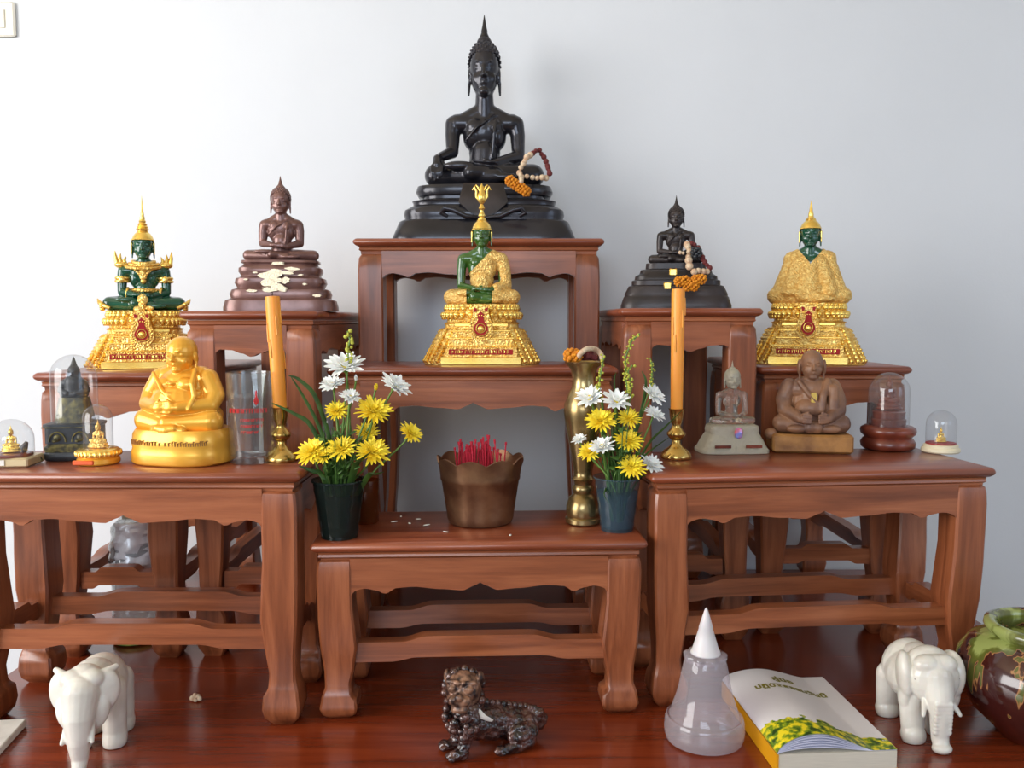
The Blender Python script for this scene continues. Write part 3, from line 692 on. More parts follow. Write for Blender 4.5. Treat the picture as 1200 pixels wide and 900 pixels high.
for s in (-1, 1):
    b = MB()
    for z, r_, x in ((.42, .082, .255), (.38, .08, .26)): b.tube([(s*x + r_*cos(a), .04 + r_*sin(a), z) for a in [2*pi*i/20 for i in range(20)]], .02, 8, loop=True)
    b.ell((s*.26, -.045, .40), (.04, .03, .05), n=10, k=6); scaled(b, S).build('armlet', M['gold'], t, M=M_, smooth=60); b = MB()
    b.tube([(s*.20 + .01*cos(a), -.03 + .066*sin(a), .225 + .066*cos(a)) for a in [2*pi*i/16 for i in range(16)]], .018, 8, loop=True)
    scaled(b, S).build('bracelet', M['gold'], t, M=M_, smooth=60); b = MB()
    for i in range(5): b.ell((s*(.50 - .0*i), -.10 + i*.03, .02 + abs(i - 2)*.03), (.035, .03, .03), n=8, k=5)
    b.tube([(s*.40, -.13, .03), (s*.47, -.11, .06), (s*.53, -.04, .10), (s*.56, .0, .15)], [.02, .028, .03, .008], 8)
    scaled(b, S).build('knee_ornament', M['gold'], t, M=M_, smooth=60)
b = MB(); b.tube([(.165*cos(a), .045 + .13*sin(a), .26) for a in [2*pi*i/24 for i in range(24)]], .03, 8, loop=True)
b.ell((0, -.22, .13), (.07, .03, .08), n=12, k=6); b.ell((0, -.25, .06), (.05, .03, .07), n=12, k=6); b.ell((-.05, -.26, .02), (.06, .025, .04), n=12, k=6); b.ell((.08, -.25, .03), (.06, .025, .03), n=12, k=6)
scaled(b, S).build('belt', M['goldrelief'], t, M=M_, smooth=60)

# right: jade head, body cloaked in gold
S = .132; ph = .78; loc = at(946, 419, 1.47); loc.z = hI + .0006
t = thing('cloaked_jade_buddha_statue', 'green-headed Buddha wholly cloaked in gold brocade at the far right', 'statue', loc, radians(-19))
gold_pedestal(t, S, .70, .78)
hd = (.715, .122, .33); sh, ws = .665, .29
P = legs_prims(.18) + torso_prims(sh, ws, .15, .75) + arm_prims(-1, sh, ws, 'lap', .24) + arm_prims(1, sh, ws, 'lap', .24)
M_ = figure(t, S, ph, M['jade2'], None, P, hd, False)
Q = grow(P, .018)
for s in (-1, 1):
    Q += [('c', (s*.22, .05, .56), (s*.36, -.03, .12), .09, .11), ('c', (s*.12, .0, .5), (s*.25, -.12, .14), .12, .10), ('c', (s*.2, .03, .3), (s*.42, -.02, .10), .14, .09)]
Q += [('c', (0, .02, .5), (0, -.10, .16), .17, .15)]
def keep(c): return c.z < .70 and not (c.y < .05 and c.z > .50 + abs(c.x - .01)*1.25)
g = MB(); g.sculpt(*Q); place(remesh(g, .0095, 4, keep=keep, scale=S, noise_amp=.005, noise_f=28), 'gold_cloak', M['goldrobe'], t, M_)
gold_cap(*hd, S, low=.60).build('crown', M['gold'], t, M=M_, smooth=50)
finial(1.07, .06, .25, S, 'cone', .02).build('crown_spire', M['gold'], t, M=M_, smooth=50)

# golden laughing monk
loc = onz(216, 541, hB); loc.z = hB + .0006; S = .137
t = thing('golden_monk_statue', 'glossy golden plump seated monk on a round inscribed plinth', 'statue', loc, radians(-12))
b = MB(); b.loft([superring(a, a*.74, z, e=2.6) for a, z in [(.062, 0), (.066, .003), (.0665, .016), (.0645, .022), (.0655, .025), (.064, .040), (.060, .046)]])
b.build('plinth', M['goldpaint'], t, smooth=50)
b = MB(); rr = random.Random(5)
for i in range(34):
    a = -pi/2 + (i - 16.5)*.055; h_ = rr.uniform(.004, .0065)
    c, s = cos(a), sin(a); x = .0655*abs(c)**(.77)*(1 if c > 0 else -1); y = -.0485*abs(s)**.77
    b.tube([(x, y, .027), (x, y - .0004, .027 + h_), (x + .0022, y, .027 + h_)], .0007, 5)
b.build('raised_inscription', M['stoneblock'], t, smooth=60)
g = MB()
g.sculpt(*[('e', (0, .008, .062), (.052, .034, .022)), ('e', (0, -.006, .078), (.040, .032, .030)), ('e', (0, .004, .100), (.036, .027, .026)), ('c', (-.024, .008, .112), (.024, .008, .112), .016),
  ('e', (-.016, -.016, .104), (.014, .010, .010)), ('e', (.016, -.016, .104), (.014, .010, .010)), ('c', (0, .006, .118), (0, .004, .128), .016)])
for s in (-1, 1):
    g.sculpt(('c', (s*.018, .004, .058), (s*.046, -.010, .056), .020, .017), ('c', (s*.046, -.012, .056), (-s*.004, -.030, .052 + .003*s), .016, .011),
             ('p', [(s*.034, .006, .110), (s*.046, .002, .090), (s*.046, -.008, .078)], [.015, .0135, .0115]), ('c', (s*.046, -.008, .078), (s*.016, -.036, .076), .0115, .0075))
    g.sculpt(('e', (s*.008, -.040, .076), (.011, .006, .007)))
    for i in range(4): g.sculpt(('c', (s*.004 + (-.0), -.041, .0695 + i*.0042), (-s*.010, -.043, .0705 + i*.0040), .0026, .0022))
    g.sculpt(('c', (s*.012, -.040, .080), (s*.006, -.043, .086), .0028, .0022))
    g.sculpt(('p', [(-s*.020, -.034, .046), (-s*.002, -.040, .047), (s*.012, -.040, .049)], [.006, .007, .005]))
g.sculpt(('p', [(-.03, -.018, .1195), (-.010, -.030, .098), (.010, -.036, .082), (.02, -.036, .072)], [.0025, .0028, .0028, .0025]), ('p', [(-.034, -.012, .094), (0, -.033, .093), (.034, -.012, .094)], [.0022, .0028, .0022]),
         ('p', [(.025, -.008, .124), (.030, -.024, .106), (.034, -.026, .090), (.030, -.034, .074)], [.003, .0035, .0035, .0025]), ('p', [(-.02, -.012, .109), (0, -.026, .106), (.02, -.012, .109)], [.002, .0025, .002]))
g.sculpt(*[(q[0], tuple(v*1 for v in q[1]), *q[2:]) for q in []])
hp = head_prims(.119, .0195, .046)
g.sculpt(*hp)
place(remesh(g, .0009, 4), 'body', M['goldpaint'], t)

# seated clay monk on a block
loc = onz(949, 528, hC); loc.z = hC + .0006
t = thing('clay_monk_statue', 'brown clay bald seated monk with big ears on a rectangular block', 'statue', loc, radians(-9))
b = MB(); b.box((-.060, -.034, 0), (.057, .038, .028), b=.003); bm_ = b.mesh('x'); b.build('block', M['stoneblock'], t)
g = MB()
g.sculpt(('e', (0, .010, .040), (.048, .028, .016)), ('c', (0, .008, .050), (0, .008, .078), .027, .024), ('e', (0, .008, .088), (.034, .021, .020)), ('e', (0, .008, .070), (.031, .022, .025)), ('c', (0, .006, .096), (0, 0, .110), .012, .011), ('e', (0, -.006, .062), (.026, .018, .016)))
for s in (-1, 1):
    g.sculpt(('c', (s*.014, .006, .040), (s*.044, -.006, .040), .015, .0135), ('c', (s*.044, -.008, .039), (-s*.006, -.026, .036), .0125, .009),
             ('p', [(s*.032, .008, .092), (s*.040, .005, .074), (s*.040, -.004, .060)], [.0125, .012, .0105]), ('c', (s*.040, -.004, .059), (s*.022, -.026, .050), .0105, .0075), ('e', (s*.017, -.030, .048), (.009, .006, .0065)))
    for i in range(4): g.sculpt(('c', (s*.016, -.034, .0445 + i*.0036), (s*.006, -.036, .0435 + i*.0034), .0026, .0021))
    g.sculpt(('c', (s*.018, -.031, .054), (s*.010, -.035, .058), .0026, .002), ('e', (s*.024, -.026, .034), (.016, .008, .006)))
g.sculpt(('p', [(-.020, -.008, .100), (-.006, -.018, .082), (.010, -.018, .066)], [.0035]*3), ('p', [(.022, -.004, .100), (.014, -.016, .080), (.012, -.02, .06)], [.006, .006, .005]), ('c', (.03, -.01, .09), (.03, -.012, .055), .008, .009))
g.sculpt(*head_prims(.103, .0165, .0405))
for s in (-1, 1): g.sculpt(('e', (s*.0185, .003, .121), (.003, .006, .011)))
place(remesh(g, .0009, 3, noise_amp=.0003, noise_f=120), 'body', M['stone'], t, Matrix.Diagonal((1.0, 1, 1.06, 1)))
b = MB(); b.loft([[(x, y, z) for x, z in [(-.004, .076), (.004, .075), (.005, .084), (.003, .091), (-.004, .090)]] for y in (-.015, -.0212)]); b.build('gold_leaf_patch', M['gold'], t)
b = MB(); b.ell((-.060, -.012, .026), (.010, .010, .009)); b.build('side_knob', M['stone'], t, smooth=60)

# crystal Buddha
S = .0715; loc = onz(857, 529, hC); loc.z = hC + .0006
pp = [(.74, 0), (.74, .06), (.70, .10), (.62, .26), (.56, .36), (.53, .40), (.54, .48), (.52, .56), (.45, .59)]
sl = MB()
for s in (-1, 1): sl.box((s*.33 - .17, -.475, .13), (s*.33 + .17, -.44, .19))
for i, (x, z) in enumerate([(.0, .44)]): pass
jw = MB(); jw.lathe([(.001, 0), (.05, .01), (.085, .03), (.06, .06), (.001, .065)], 8)
t = classic('crystal_buddha_statue', 'small clear crystal Buddha with frosted head and pedestal', loc, radians(4), S, .59, M['water'], M['crystal'],
        .70, .325, 'lap', (.755, .15, .38), (1.15, .05, .20, 'cone', 'frosted_finial', M['crystal']), .15,
        [('pedestal', pedestal(pp, S, .60, 5), M['crystal']), ('pedestal_slot', zoff(sl, 0, S), M['domewood'])])
m_ = mat('prism_glint', (120, 150, 230), .15, .2, col2=(236, 96, 50), scale=60)
b = MB(); b.ell((0, 0, 0), (.007, .003, .009), n=8, k=4); b.build('faceted_jewel', m_, t, smooth=0, loc=(.002, -.0265, .031))
# frosted head shell
g = MB(); g.sculpt(*head_prims(.745, .165, .41)); place(remesh(g, .01, 3, scale=S), 'frosted_head', M['crystal'], t, Matrix.Translation((0, 0, .59*S)))

# ------------------------------------------------------------ glass domes
def dome_mesh(r, z0, z1, rd=None):
    b = MB(); rd = rd or r; pr = [(r, z0)]
    pr += [(r*cos(a), z1 - rd + rd*sin(a)) for a in [pi/2*i/10 for i in range(11)]]; pr[-1] = (.0004, z1)
    b.lathe(pr, 40, caps=(0, 1)); return b
def mini_buddha(parent, mat_, s, z, y=0, extra=None):
    g = MB(); P = legs_prims(.2) + torso_prims(.62, .3, .15, .68) + arm_prims(-1, .62, .3, 'lap') + arm_prims(1, .62, .3, 'lap') + head_prims(.68, .14, .36)
    P += [('c', (0, .03, 1.02), (0, .03, 1.3), .07, .01), ('e', (0, 0, -.10), (.55, .32, .14)), ('e', (0, 0, -.24), (.62, .36, .12))]
    g.sculpt(*P); me = remesh(g, .025, 1, scale=s); return place(me, 'figurine', mat_, parent, Matrix.Translation((0, y, z + .34*s)))

# large dome, dark figure, left
c = onz(90, 537, hB); c.z = hB + .0006
t = thing('large_glass_dome', 'tall clear glass dome over a dark grey and gold figure on the left table', 'display dome', c, radians(8))
b = MB(); b.loft([superring(a, a*.8, z, e=4) for a, z in [(.035, 0), (.0375, .003), (.0375, .008), (.035, .012)]]); b.build('base', M['darkstone'], t)
b = MB(); b.loft([superring(a, a*.8, z, e=4) for a, z in [(.036, .012), (.0365, .018), (.034, .020), (.032, .023)]]); b.build('relief_band', M['olive'], t)
b = MB(); b.loft([superring(a, a*.8, z, e=7) for a, z in [(.033, .023), (.033, .044), (.035, .046), (.035, .049), (.031, .050)]]); b.build('pedestal', M['darkstone'], t)
b = MB()
for s in (-1, 1):
    b.tube([(s*.0145 + .0105*cos(a), -.0268, .026 + .013*sin(a)) for a in [pi*i/12 for i in range(13)]], .0012, 6)
    b.ell((s*.0145, -.0268, .031), (.005, .002, .005), n=8, k=5); b.ell((s*.0145 - .004, -.0268, .027), (.003, .002, .002), n=8, k=5)
b.box((-.034, -.0278, .0445), (.034, -.026, .046)); b.build('gold_relief', M['olive'], t)
b = MB(); b.loft([superring(a, a*.75, z, e=3) for a, z in [(.0245, .050), (.0235, .060), (.0205, .075), (.0185, .084)]]); b.build('robe_tiers', M['olive'], t)
g = MB(); g.sculpt(('e', (0, 0, .088), (.019, .013, .008)), ('c', (0, 0, .088), (0, 0, .104), .011, .012), ('c', (-.011, 0, .103), (.011, 0, .103), .006), *head_prims(.106, .0078, .021), ('c', (0, .002, .125), (0, .002, .138), .005, .001))
for s in (-1, 1): g.sculpt(('p', [(s*.014, 0, .102), (s*.017, -.002, .093), (s*.006, -.012, .090)], [.0045, .004, .003]))
place(remesh(g, .0006, 2), 'figurine', M['darkstone'], t)
dome_mesh(.0295, .049, .142, .029).build('glass_dome', M['glass'], t, smooth=80)

# small gold dome
c = onz(116, 543, hB); c.z = hB + .0006; c.x += .0
t = thing('small_gold_dome', 'small clear dome over a gold figurine, on a gold base with orange-red label', 'display dome', c)
b = MB(); b.lathe([(.025, 0), (.0265, .002), (.0265, .007), (.024, .009)], 36); b.build('base', M['goldpaint'], t)
b = MB(); b.lathe([(.025, .009), (.0275, .011), (.0275, .017), (.024, .020)], 36)
for i in range(30): b.ell((.0272*cos(2*pi*i/30), .0272*sin(2*pi*i/30), .014), (.0022, .0022, .004), n=6, k=4)
b.build('petal_rim', M['gold'], t, smooth=60)
b = MB(); b.box((-.021, -.0285, .0015), (.006, -.024, .0075), b=.001); b.build('red_label', mat('orange_red_label', (214, 92, 44), .4), t)
mini_buddha(t, M['goldrelief'], .023, .020)
dome_mesh(.0185, .020, .078, .018).build('glass_dome', M['glass'], t, smooth=80)

# leftmost dome
c = onz(14, 545, hB); c.z = hB + .0006
t = thing('leftmost_glass_dome', 'low clear dome over a tiny gold figurine, cut by the left photo edge', 'display dome', c, radians(5))
b = MB(); b.box((-.031, -.025, 0), (.031, .025, .012), b=.002); b.build('base', mat('pale_gold_block', (206, 188, 150), .35, .4), t)
b = MB(); b.box((-.019, -.0262, .003), (.003, -.0245, .010)); b.build('white_label', M['slab'], t)
b = MB(); b.lathe([(.0255, .012), (.0255, .015), (.023, .016)], 32); b.build('red_disc', M['domewood'], t)
mini_buddha(t, M['gold'], .022, .016, 0)
b = MB(); b.tube([(.016, 0, .016), (.017, -.002, .023), (.020, 0, .030)], [.003, .005, .002], 8); b.build('dark_figure', M['darkstone'], t, smooth=60)
dome_mesh(.0272, .013, .060, .0268).build('glass_dome', M['glass'], t, smooth=80)

# wooden dome, right
c = onz(1040, 526, hC); c.z = hC + .0006
t = thing('wooden_base_glass_dome', 'tall glass dome over a red-brown figure on a turned wooden base', 'display dome', c)
b = MB(); b.lathe([(.035, 0), (.039, .003), (.0405, .010), (.037, .016), (.0345, .018), (.0355, .020), (.040, .024), (.041, .029), (.040, .033), (.035, .036), (.030, .037)], 40); b.build('turned_base', M['domewood'], t, smooth=50)
b = MB(); b.lathe([(.025, .036), (.026, .046), (.0235, .048), (.0245, .058), (.021, .060)], 30); b.build('inner_pedestal', M['domewood'], t, smooth=50)
mini_buddha(t, M['domewood'], .034, .060)
dome_mesh(.0300, .035, .119, .0295).build('glass_dome', M['glass'], t, smooth=80)

# small white-based dome, right
c = onz(1102, 530, hC); c.z = hC + .0006
t = thing('white_base_glass_dome', 'small glass dome with tiny gold figure on an ivory base, right end of table', 'display dome', c)
b = MB(); b.lathe([(.0255, 0), (.0275, .002), (.027, .006), (.0245, .008), (.0245, .011), (.022, .0125)], 40); b.build('base', M['ivory'], t, smooth=40)
b = MB(); b.lathe([(.0215, .0122), (.0215, .0145), (.0005, .0146)], 32); b.build('red_disc', M['red'], t)
mini_buddha(t, M['gold'], .015, .0146)
dome_mesh(.0215, .0124, .0640, .0212).build('glass_dome', M['glass'], t, smooth=80)

# glass tumbler with red print
c = onz(296, 541, hB); c.z = hB + .0006
t = thing('glass_tumbler', 'tall clear drinking glass with faint red printing, beside the golden monk', 'glass', c)
b = MB(); b.lathe([(.0285, .0), (.0295, .002), (.0318, .117), (.0320, .120), (.0308, .120), (.0300, .117), (.0278, .010), (.001, .009)], 48, caps=(1, 1)); b.build('glass_wall', M['tumbler'], t, smooth=50)
b = MB(); b.lathe([(.0275, .0095), (.0296, .088), (.001, .0882)], 40, caps=(1, 1)); b.build('water', thin_glass('water_in_glass', (.95, .96, .95), .4, .0), t, smooth=50)
b = MB(); rr = random.Random(11)
def onglass(u, z, r=.0312): a = -pi/2 + u; return ((r + z*.0)*cos(a), (r)*sin(a), z)
for z, u0, u1, hh in ((.068, -.75, .95, .0055), (.057, -.15, .75, .003), (.049, -.15, .75, .003), (.041, -.15, .55, .003)):
    u = u0
    while u < u1:
        w_ = rr.uniform(.04, .08); r = .0300 + z*.0185
        b.tube([onglass(u, z, r), onglass(u, z + hh, r), onglass(u + w_, z + hh, r), onglass(u + w_, z, r)][:rr.choice([3, 4])], .00055, 5); u += w_ + .05
b.tube([onglass(.42, .083, .0316), onglass(.5, .092, .0317), onglass(.58, .083, .0316), onglass(.5, .079, .0316)], .0012, 6, loop=True)
b.tube([onglass(.5, .079, .0316), onglass(.5, .097, .0317)], .0012, 6)
b.build('red_printing', M['redprint'], t, smooth=60)

# candlesticks and candles
def candlestick(c, label, k=1.0):
    t = thing('brass_candlestick', label, 'candlestick', c, 0, 'brass candlesticks')
    b = MB(); b.lathe([(.0215*k, 0), (.0225*k, .002), (.0215*k, .006), (.017*k, .012), (.011*k, .016), (.0065*k, .021), (.006*k, .026), (.009*k, .028), (.0135*k, .034), (.0135*k, .037), (.008*k, .043), (.006*k, .048), (.008*k, .052), (.0095*k, .060), (.0105*k, .070), (.012*k, .072), (.0095*k, .0722), (.001, .062)], 36)
    b.build('turned_body', M['brass'], t, smooth=50); return t
def candle(c, r, h, label, lean=0):
    t = thing('candle', label, 'candle', c, 0, 'orange candles'); t.rotation_euler = (0, lean, 0)
    b = MB(); b.lathe([(r*.9, 0), (r*.95, h*.3), (r, h*.97), (r*.95, h*.995), (r*.3, h)], 22)
    rr = random.Random(2)
    for i in range(5): a = rr.uniform(0, 6.28); z = h*rr.uniform(.5, .95); b.tube([(r*cos(a), r*sin(a), z), (r*1.02*cos(a), r*1.02*sin(a), z - .01), (r*1.0*cos(a), r*1.0*sin(a), z - .025)], [.0008, .0013, .0016], 6)
    b.build('wax_body', M['candle'], t, smooth=50)
    b = MB(); b.tube([(0, 0, h), (.0004, 0, h + .005)], .0008, 6); b.build('wick', M['wick'], t)
c = onz(330, 540, hB); c.z = hB + .0006; candlestick(c, 'brass candlestick on the left table behind the glass tumbler')
candle(c + Vector((0, 0, .063)), .0098, .158, 'slightly leaning orange candle left of the centre', -.05)
c = onz(792, 537, hC); c.z = hC + .0006; candlestick(c, 'brass candlestick with round foot at the left end of the right table')
candle(c + Vector((0, 0, .063)) , .0096, .182, 'tall upright orange candle right of the centre', 0.0)

# incense pot
c = onz(563, 611, hA); c.z = hA + .0006
t = thing('incense_pot', 'aged copper bucket-shaped incense pot with a scalloped rim', 'pot', c)
b = MB(); n = 72; rings = []
for r, z, sc_ in [(.030, 0, 0), (.041, .001, 0), (.0430, .006, 0), (.0435, .012, 0), (.0505, .060, 0), (.0518, .0615, 0), (.0518, .066, 0), (.0535, .078, .3), (.0565, .090, 1), (.0545, .0905, 1), (.0515, .078, .4), (.049, .062, 0), (.043, .030, 0), (.001, .030, 0)]:
    rings.append([(r*1.08*cos(2*pi*j/n), r*1.08*sin(2*pi*j/n), z + sc_*.0035*(abs(sin(9*2*pi*j/n/2))*2 - 1)) for j in range(n)])
b.loft(rings, caps=(1, 1)); b.build('pot_body', M['copper'], t, smooth=50)
b = MB(); b.lathe([(.0435, .058), (.0488, .064), (.001, .066)], 40, caps=(0, 1)); b.build('ash', M['ash'], t)
rr = random.Random(9)
proto = None
for i in range(60):
    a = rr.uniform(0, 6.28); q = .033*sqrt(rr.random()); x, y = q*cos(a), q*sin(a)*.8; h_ = rr.uniform(.080, .098) - .056 + rr.uniform(0, .006)
    if proto is None:
        b = MB(); b.lathe([(.0009, 0), (.0009, .045), (.0015, .0455), (.0015, .05)], 6)
        proto = o = b.build('incense_stick', M['incense'], None); proto.name = 'incense_stick'
    else:
        o = proto.copy(); COL.objects.link(o)
    o.location = c + Vector((x, y, .0625)); o.scale = (1, 1, h_/.05*1.25); o.rotation_euler = (rr.uniform(-.12, .12), rr.uniform(-.12, .12), 0)
    tag(o, 'thin red burnt-down incense stick standing in the copper pot', 'incense stick', 'red incense sticks in the copper pot')

# brass vase
c = onz(683, 613, hA); c.z = hA + .0006; k = 1.0
t = thing('brass_vase', 'tall aged brass baluster vase behind the right flower cup', 'vase', c)
pr = [(.022, 0), (.0245, .002), (.0245, .007), (.022, .009), (.0235, .012), (.0235, .022), (.020, .034), (.013, .040), (.015, .044), (.0155, .048), (.012, .052), (.0135, .057), (.0165, .060), (.0130, .064), (.0130, .070), (.0155, .085), (.0215, .115), (.026, .138), (.0275, .150), (.0265, .160), (.0215, .172), (.0165, .182), (.0155, .194), (.0185, .206), (.0255, .213), (.0265, .2155), (.0245, .216), (.0165, .205), (.0140, .195), (.013, .18)]
pr = [(r, z*1.045) for r, z in pr]; b = MB(); b.lathe(pr, 48); b.build('vase_body', M['oldbrass'], t, smooth=50)
def blossom_ball(b, c, r, rr, n=22, s=.34):
    for i in range(n):
        u = 1 - 2*(i + .5)/n; a = i*2.4; q = sqrt(1 - u*u)
        b.ell((c[0] + r*q*cos(a)*.8, c[1] + r*q*sin(a)*.8, c[2] + r*u*.8), r*s*rr.uniform(.8, 1.2), n=7, k=4)
vz = .2262
t2 = thing('dried_garland', 'small dried marigold and jasmine garland lying on top of the brass vase', 'garland', c + Vector((0, 0, vz)))
rr = random.Random(4)
b = MB(); blossom_ball(b, (-.019, -.004, .008), .010, rr); blossom_ball(b, (-.010, -.008, .007), .008, rr); blossom_ball(b, (-.012, .006, .008), .009, rr); b.build('marigold', M['orange'], t2, smooth=60)
b = MB()
for i in range(12): b.ell((.001 + rr.uniform(-.004, .015), rr.uniform(-.012, .012), .006 + rr.uniform(-.002, .006)), (.005, .004, .004), n=8, k=5)
b.build('dried_red_petals', M['dryred'], t2, smooth=60)
b = MB()
for i in range(22):
    a = pi*(i/21); b.ell((.008 + .016*cos(a), -.010 + .010*sin(a*2), .0045 + .013*sin(a)), (.0038, .0035, .0038), n=8, k=5)
b.build('jasmine_string', M['cream'], t2, smooth=60)

# loose petals and crumbs
rr = random.Random(21)
for (px, py), where in zip([(462, 612), (480, 614), (500, 616), (522, 624), (598, 628), (490, 609), (470, 606)],
        ['leftmost of the petals nearest the dark cup', 'second from the left, towards the front', 'in the middle of the scattered petals', 'closest to the copper pot on its left', 'alone in front of the copper pot', 'farther back, right of its neighbours', 'farthest back of all the petals']):
    q = onz(px, py, hA); b = MB(); a = rr.uniform(0, 3); L_ = rr.uniform(.003, .0065)
    b.ell((0, 0, .0007), (L_, L_*.45, .0007), n=10, k=4); o = b.build('fallen_petal', M['white'], None, loc=(q.x, q.y, hA + .0004)); o.rotation_euler[2] = a
    tag(o, 'tiny white fallen petal ' + where, 'petal', 'fallen petals on the centre table')
q = onz(230, 822, 0); b = MB()
for (x, y, z, r) in [(-.005, 0, .004, .004), (.001, .002, .005, .0045), (.005, -.001, .004, .0035), (0, -.003, .003, .003), (-.002, .001, .008, .003)]: b.ell((x, y, z), r, n=8, k=5)
tag(b.build('dried_blossom', M['cream'], None, smooth=60, loc=(q.x, q.y, .0005)), 'tiny dried cream blossom lying on the dark base under the left table', 'blossom')
q = onz(40, 543, hB); b = MB()
for i in range(7): b.tube([(rr.uniform(-.010, .008), rr.uniform(-.006, .006), .002), (rr.uniform(-.008, .010), rr.uniform(-.006, .006), .008)], [.0022, .001], 6)
tag(b.build('dried_flower', M['olive'], None, smooth=60, loc=(q.x, q.y, hB + .001)), 'small dried brownish flower beside the leftmost dome', 'dried flower')

# garlands hung on the two dark Buddhas
def garland(name, label, ctr, R, dirs, grp=None):
    pass
def beads(pts, r, name, m_, parent, n=6, jit=.0):
    b = MB(); P = [Vector(p) for p in pts]; rr = random.Random(8)
    for i in range(len(P) - 1):
        k = max(2, int((P[i+1] - P[i]).length/(r*1.3)))
        for j in range(k):
            p = P[i].lerp(P[i+1], j/k) + Vector((rr.uniform(-1, 1), rr.uniform(-1, 1), rr.uniform(-1, 1)))*jit
            b.ell(p, r*rr.uniform(.85, 1.15), n=8, k=5)
    return b.build(name, m_, parent, smooth=60)
D = 1.52
c = at(626, 206, D)
t = thing('jasmine_garland', 'dried jasmine and marigold garland hung over the knee of the large black Buddha', 'garland', c)
f_ = lambda x, y, d=D: at(x, y, d) - c
beads([f_(609, 202), f_(613, 192), f_(618, 184), f_(625, 179, D + .01)], .0052, 'white_string', M['cream'], t, jit=.001)
beads([f_(625, 179, D + .01), f_(632, 176, D + .02), f_(638, 184, D + .02), f_(642, 194, D + .015), f_(644, 206, D)], .0046, 'red_string', M['dryred'], t, jit=.001)
beads([f_(612, 207, D - .01), f_(624, 208, D - .015), f_(636, 208, D - .015), f_(644, 209, D - .005)], .0048, 'white_cross_string', M['cream'], t, jit=.001)
b = MB(); rr = random.Random(6)
for (x, y) in [(598, 212), (604, 216), (610, 220), (616, 224)]: blossom_ball(b, f_(x, y, D - .035), .0095, rr, 24, .3)
b.build('marigold', M['orange'], t, smooth=60)
beads([f_(610, 205, D - .01), f_(611, 214, D - .045)], .004, 'ribbon', M['cream'], t)
D = 1.37
c = at(808, 305, D)
t = thing('small_jasmine_garland', 'jasmine and marigold garland draped on the pedestal of the small black Buddha', 'garland', c)
f_ = lambda x, y, d=D: at(x, y, d) - c
beads([f_(806, 286, D + .02), f_(808, 295, D + .01), f_(808, 305), f_(808, 318)], .0058, 'white_string', M['cream'], t, jit=.0015)
beads([f_(797, 296), f_(804, 297)], .003, 'white_bud', M['cream'], t)
beads([f_(811, 285, D + .02), f_(818, 290, D + .02), f_(823, 301, D + .01), f_(828, 310, D), f_(834, 317, D)], .0042, 'dark_string', M['dryred'], t, jit=.001)
beads([f_(814, 318, D - .01), f_(824, 318, D - .005), f_(835, 317)], .0052, 'white_cross_string', M['cream'], t, jit=.001)
b = MB()
for (x, y) in [(796, 330), (803, 329), (810, 331), (816, 328), (822, 327), (806, 335), (813, 335)]: blossom_ball(b, f_(x, y, D - .03), .0085, rr, 24, .3)
b.build('marigold', M['orange'], t, smooth=60)
b = MB(); blossom_ball(b, f_(816, 296, D), .009, rr); b.build('dark_knot', M['darkstone'], t, smooth=60)

# ------------------------------------------------------------ flower cups
def cup(c, name, label, mt, r0, r1, h):
    t = thing(name, label, 'cup', c)
    b = MB(); pr = [(r0*.5, .0005), (r0, 0)]
    for i in range(13):
        u = i/12; pr.append((r0 + (r1 - r0)*u + (.0006 if i % 3 == 1 else 0), .002 + h*u*.96))
    pr += [(r1 + .0018, h*.97), (r1 + .0018, h), (r1 - .0008, h)]
    b.lathe(pr, 40, caps=(1, 0)); b.build('cup_wall', mt, t, smooth=60)
    b = MB(); b.lathe([(r0*.94, .004), (r0 + (r1 - r0)*.72 - .001, h*.72), (.001, h*.722)], 32, caps=(1, 1))
    return t, b
cL = onz(398, 629, hA); cL.z = hA + .0006
tL, wL = cup(cL, 'dark_plastic_cup', 'dark smoky green ribbed plastic cup holding the left flowers', M['cup'], .0235, .0335, .076)
wL.build('dark_water', thin_glass('dark_flower_water', (.25, .33, .30), .3, .45, (26, 44, 40)), tL, smooth=50)
cR = onz(723, 621, hA); cR.z = hA + .0006
tR, wR = cup(cR, 'clear_plastic_cup', 'pale blue translucent plastic cup holding the right flowers', M['cup2'], .0215, .0305, .073)
wR.build('bluish_water', thin_glass('blue_flower_water', (.50, .60, .66), .3, .28, (84, 112, 128)), tR, smooth=50)
c = onz(428, 612, hA); c.z = hA + .0006
t = thing('amber_glass_cup', 'small amber glass cup half hidden behind the dark plastic cup', 'cup', c)
b = MB(); b.lathe([(.017, 0), (.019, .002), (.0205, .060), (.019, .060), (.0175, .006), (.001, .005)], 32); b.build('glass_wall', thin_glass('amber', (.55, .30, .16), 1.2, .15, (150, 84, 40)), t, smooth=50)

